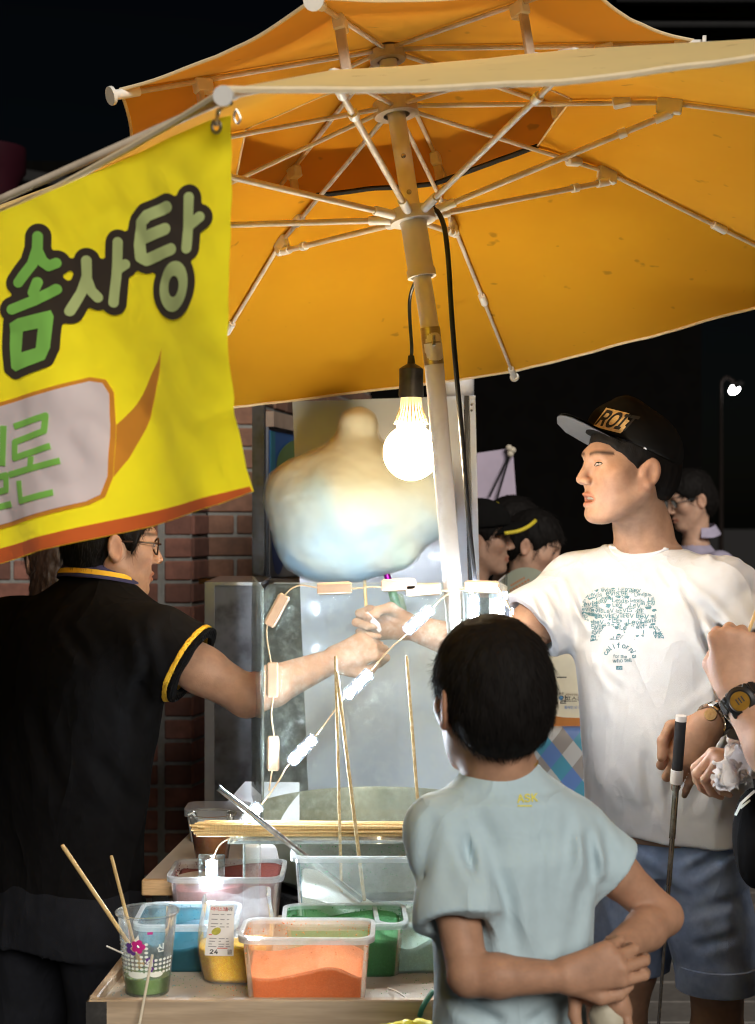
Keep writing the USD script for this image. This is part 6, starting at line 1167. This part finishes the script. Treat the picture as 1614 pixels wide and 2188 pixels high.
obj("white_print", on_surface(unary_union([Polygon([(1572, 1742), (1584, 1716), (1612, 1690), (1616, 1694), (1590, 1718), (1577, 1744)]), Polygon([(1583, 1725), (1604, 1710), (1606, 1713), (1586, 1730)])]), S, 2.62, .002, 6, .5), mat("white_print", (.8, .84, .78)), tb2)
S = Solid()
for h, k, a_ in zip(ch, ck, ca): S.chain([h, k, a_], [.098, .078, .066], .03)
S.ell([.855, 2.75, .84], (.155, .11, .09), None, .04); S.disp = folds([], .007, (9, 9, 5), 35); S.plane([0, 0, .06], [0, 0, -1]); obj("trousers", S.mesh(.007), mat("khaki_cotton", (.27, .17, .065), .85, .15, 30, bump=.4, bscale=800), cu2, smooth=True); shoes(cu2, ca, ct, SHOE)
wd = unit(aw - ae); wc = aw - wd * .020; wn = unit([-.35, -1, .12]); Mw = frame_m(wc, np.cross(wd, wn), z=wd)
wb = obj("wristwatch", put(cat(*[put(rbox(.0115, .0055, .019 + .004 * (k % 2), .0015), trimesh.transformations.rotation_matrix(k * 2 * np.pi / 20, [0, 0, 1]) @ trimesh.transformations.translation_matrix([0, .0345, 0])) for k in range(20)]), Mw), BLACKP, cu2)
Mk = frame_m(wc + wn * .037, np.cross(wn, wd), z=wn); wcs = obj("watch_case", put(cat(lathe([(.001, -.008), (.022, -.008), (.0245, -.002), (.0235, .004), (.018, .0075), (.016, .006), (.001, .006)], 28), *[rbox(.008, .012, .012, .002, c=(.024 * math.cos(q), .024 * math.sin(q), -.002)) for q in (.6, -.6, 2.5, -2.5)]), Mk), BLACKP, wb, smooth=40)
obj("watch_face", put(lathe([(.001, .0076), (.0155, .0074)], 28), Mk), mat("amber_dial", (.55, .30, .05), .2, .2, 90, metal=.6), wb); obj("digits", put(cat(*[box2([x, -.006, .0078], [x + .0022, .004, .0082]) for x in (-.007, -.002, .003)]), Mk), INK, wb)
skewer(U(1573, 1420, 2.60), U(1640, 1245, 2.62), .0030, "bamboo skewer held upright in the fist with the black watch")
def crumple(c, size, amp, seed, n=26, squash=(1, 1, 1)):
    g = np.linspace(-.5, .5, n); uv = np.stack(np.meshgrid(g, g, indexing="ij"), -1).reshape(-1, 2); p = np.stack([uv[:, 0] * size, 0 * uv[:, 0], uv[:, 1] * size], 1)
    d = np.stack([fbm(np.c_[uv * 3.2, uv[:, :1] * 0 + k * 9.7], 3, seed + k) - .5 for k in range(3)], 1); p = (p * .62 + d * amp) * np.asarray(squash) + c
    i, j = np.meshgrid(np.arange(n - 1), np.arange(n - 1), indexing="ij"); a = (i * n + j).ravel(); return quads(p, np.stack([a, a + 1, a + n + 1, a + n], 1))
TIS = mat("tissue_white", (.80, .78, .79), .9, .04, 40, translucent=.2)
solo("paper_tissue", cat(crumple(U(1592, 1628, 2.555), .10, .075, 3), crumple(U(1556, 1660, 2.545), .075, .06, 8, squash=(1, .6, 1))), TIS, "crumpled white tissue in the customer's lower hand", "tissue", smooth=False)
solo("paper_cone", trimesh.convex.convex_hull(np.array([U(1519, 1450, 2.63), U(1527, 1455, 2.64), U(1580, 1560, 2.64), U(1578, 1566, 2.63), U(1548, 1530, 2.63), U(1524, 1478, 2.63)])), mat("tissue_white", (.8, .78, .79)), "white paper sheet hanging behind the black watch", "paper")

# ---- people in the background
def simple(label, hc, fwd, s, tops, hair, group=None, yaw=None, extra=None, arms=True, base=None, skin=SKIN, h=.006):
    """standing figure; tops = (material, neck drop)"""
    H = Head(hc, fwd, s); f = unit(XY(H.f)) if yaw is None else unit(yaw); r = np.array([f[1], -f[0], 0]); g = np.array([hc[0], hc[1], 0]) - f * .03; zs = hc[2] - .215 * s
    t = thing("person", label, "person", g, group); rw = [(np.array([g[0], g[1], zs - q]), w * s, d * s) for q, w, d in ((-.02, .06, .055), (.01, .11, .07), (.05, .165, .09), (.12, .19, .11), (.25, .18, .115), (.40, .16, .105), (.55, .165, .11))]
    S = Solid(); head_solid(S, H); S.chain([H(-.022, 0, -.05), g + [0, 0, zs]], [.050 * s, .056 * s], .03); S.loft(grow(rw, -.014), r, f, .03); ar = []
    for y in (-1, 1):
        sh = g + r * y * .175 * s + np.array([0, 0, zs - .06]); el = sh + r * y * .05 - f * .0 + np.array([0, 0, -.27 * s]); wr_ = el + f * .2 + np.array([0, 0, -.12]) - r * y * .06; ar.append((sh, el)); S.chain([sh, el], [.048 * s, .038 * s], .02); S.chain([el, wr_], [.038 * s, .026 * s], .012); S.cone(wr_, wr_ + f * .08, .026, .018, .01)
    hp = [g + r * y * .085 + np.array([0, 0, zs - .60]) for y in (-1, 1)]; kn_ = [p * [1, 1, 0] + np.array([0, 0, .48]) for p in hp]; an_ = [p * [1, 1, 0] + np.array([0, 0, .09]) for p in hp]; to_ = [p * [1, 1, 0] + f * .13 + np.array([0, 0, .04]) for p in hp]
    legs_solid(S, hp, kn_, an_, to_); bm = S.mesh(.0048); obj("body", bm, skin, t, smooth=True, tint=skin_tint(bm.vertices, H)); eyes(H, t, S, openness=.8)
    S = hair_solid(H, *hair); hm = S.mesh(.005); hm_ = HAIRB if "brown" in label else HAIRS; obj("hair", hm, HAIRB if "brown" in label else HAIR, t, smooth=True); curves("hair_strands", hair_strands(hm, 2500, .03, H, int(hc[0] * 50) % 40 + 3, lift=.15, down=1.0), .0010, hm_, t)
    S = Solid(); S.loft(rw, r, f, .03)
    for sh, el in ar: S.chain([sh, sh + (el - sh) * .55], [.064 * s, .064 * s], .04)
    S.cone(H(-.02, 0, -.07), g + [0, 0, zs - .01], .056 * s, .056 * s, .006, -1); S.disp = folds([], .006, (9, 9, 5), int(hc[0] * 100) % 50); S.plane([0, 0, zs - .56], [0, 0, -1]); top = obj("top", S.mesh(.007), tops, t, smooth=True)
    S = Solid()
    for a, b, c in zip(hp, kn_, an_): S.chain([a, b, c], [.095, .076, .064], .03)
    S.loft([(np.array([g[0], g[1], zs - q]), .165 * s, .11 * s) for q in (.5, .66)], r, f, .03); S.plane([0, 0, .07], [0, 0, -1]); obj("trousers", S.mesh(.009), mat("dark_trousers", (.02, .02, .026), .85, .2, 30), t, smooth=True); shoes(t, an_, to_, SHOE)
    return t, H, top
short = ([(-.012, 0, .036, .106, .085, .097), (-.05, 0, -.008, .073, .076, .080)], .006, 8, [(.09, 0, -.035, .08, .1, .095, .012), (.0, .088, -.02, .026, .026, .04, .006), (.0, -.088, -.02, .026, .026, .04, .006)])
bob = ([(-.015, 0, .034, .110, .090, .100), (-.055, 0, -.04, .075, .082, .11), (-.03, .06, -.06, .05, .03, .07), (-.03, -.06, -.06, .05, .03, .07)], .006, 9, [(.10, 0, -.035, .078, .1, .1, .012)])
long_ = ([(-.015, 0, .034, .112, .092, .102), (-.06, 0, -.06, .07, .085, .13), (-.05, .05, -.14, .045, .04, .12), (-.05, -.05, -.14, .045, .04, .12)], .008, 10, [(.10, 0, -.035, .076, .1, .1, .012)])
t, H, top = simple("seller in a black cap with yellow brim edge half hidden by the back board", U(1026, 1150, 5.0), (.99, -.08, -.02), .95, mat("patterned_grey_top", (.10, .11, .12), .85, .5, 60), short)
fc2 = unit(H.f * math.cos(.12) + H.u * math.sin(.12)); u2 = np.cross(fc2, H.l); O2 = H(-.012, 0, .045); S = Solid(); S.ell(O2, (.112, .092, .085), np.stack([fc2, H.l, u2]), .01); S.plane(O2 - u2 * .012, -u2); cp = obj("cap", S.mesh(.006), BLK, t, smooth=True)
Mb = np.eye(4); Mb[:3, 0], Mb[:3, 1], Mb[:3, 2], Mb[:3, 3] = fc2, H.l, u2, O2 - u2 * .008; b2_ = affinity.scale(br_, 1.0, 1.0)
m = flat(br_, .015); v = m.vertices.copy(); v[:, 2] = -4.5 * v[:, 1] ** 2; w = v + [0, 0, .004]; obj("brim", put(trimesh.Trimesh(np.vstack([v, w]), np.vstack([m.faces[:, ::-1], m.faces + len(v)]), process=False), Mb), BLK, cp)
eg = [(.085, -.081), (.13, -.076), (.163, -.057), (.182, -.025), (.185, 0), (.182, .025), (.163, .057), (.13, .076), (.085, .081)]; obj("brim_edge", tube([(Mb @ [x, y, .002 - 4.5 * y * y, 1])[:3] for x, y in smoothpath(np.array(eg), 5)], .0065, 8), mat("yellow_piping", (.62, .50, .03), .7, .1), cp, smooth=True)
obj("cap_badge", put(cat(*[tube(smoothpath(np.array([[0, 0, 0], [.012, 0, .01], [.024, 0, 0], [.012, 0, -.01], [0, 0, 0]]) + [k * .02, 0, 0], 5), .003, 6) for k in range(2)]), frame_m(O2 + u2 * .055 + fc2 * .035 - H.l * -.075, fc2, z=u2)), mat("yellow_piping", (.62, .5, .03)), cp, smooth=True)
simple("helper in a purple tee with bobbed hair standing next to the cap wearing seller", U(1103, 1134, 5.6), (.98, -.16, 0), .95, mat("purple_cotton", (.10, .018, .14), .85, .15, 40), bob)
simple("helper with dark hair bending the head down beside the purple tee", U(1140, 1166, 5.3), (.86, -.22, -.36), .92, mat("pale_grey_cotton", (.42, .42, .45), .85, .1, 30), short, yaw=(1, -.1, 0))
t, H, top = simple("man in glasses and lavender shirt looking down behind the man in the cap", U(1474, 1068, 6.5), (-.90, -.25, -.25), .97, mat("lavender_shirt", (.34, .31, .42), .85, .12, 30, bump=.4), short, yaw=(-.9, -.4, 0)); glasses(H, t, BLACKP)
g = H.c - H.u * .13; fw_ = unit([-.9, -.4, 0]); rw_ = np.array([fw_[1], -fw_[0], 0]); i0, i1 = fall(.060, .084, .030, -.006, nv=g - fw_ * .02 - [0, 0, .02], vr=rw_, vf=fw_); i2 = [p + [0, 0, -.004] for p in i1]; obj("shirt_collar", cat(strip(i0, i1), strip(i1, i2)), mat("lavender_shirt", (.34, .31, .42)), top, smooth=60)
t, H, top = simple("person with long brown hair standing behind the seller in black polo", U(118, 1195, 4.3), (-.5, .86, 0), .97, mat("grey_white_top", (.36, .36, .37), .85, .2, 40), long_)
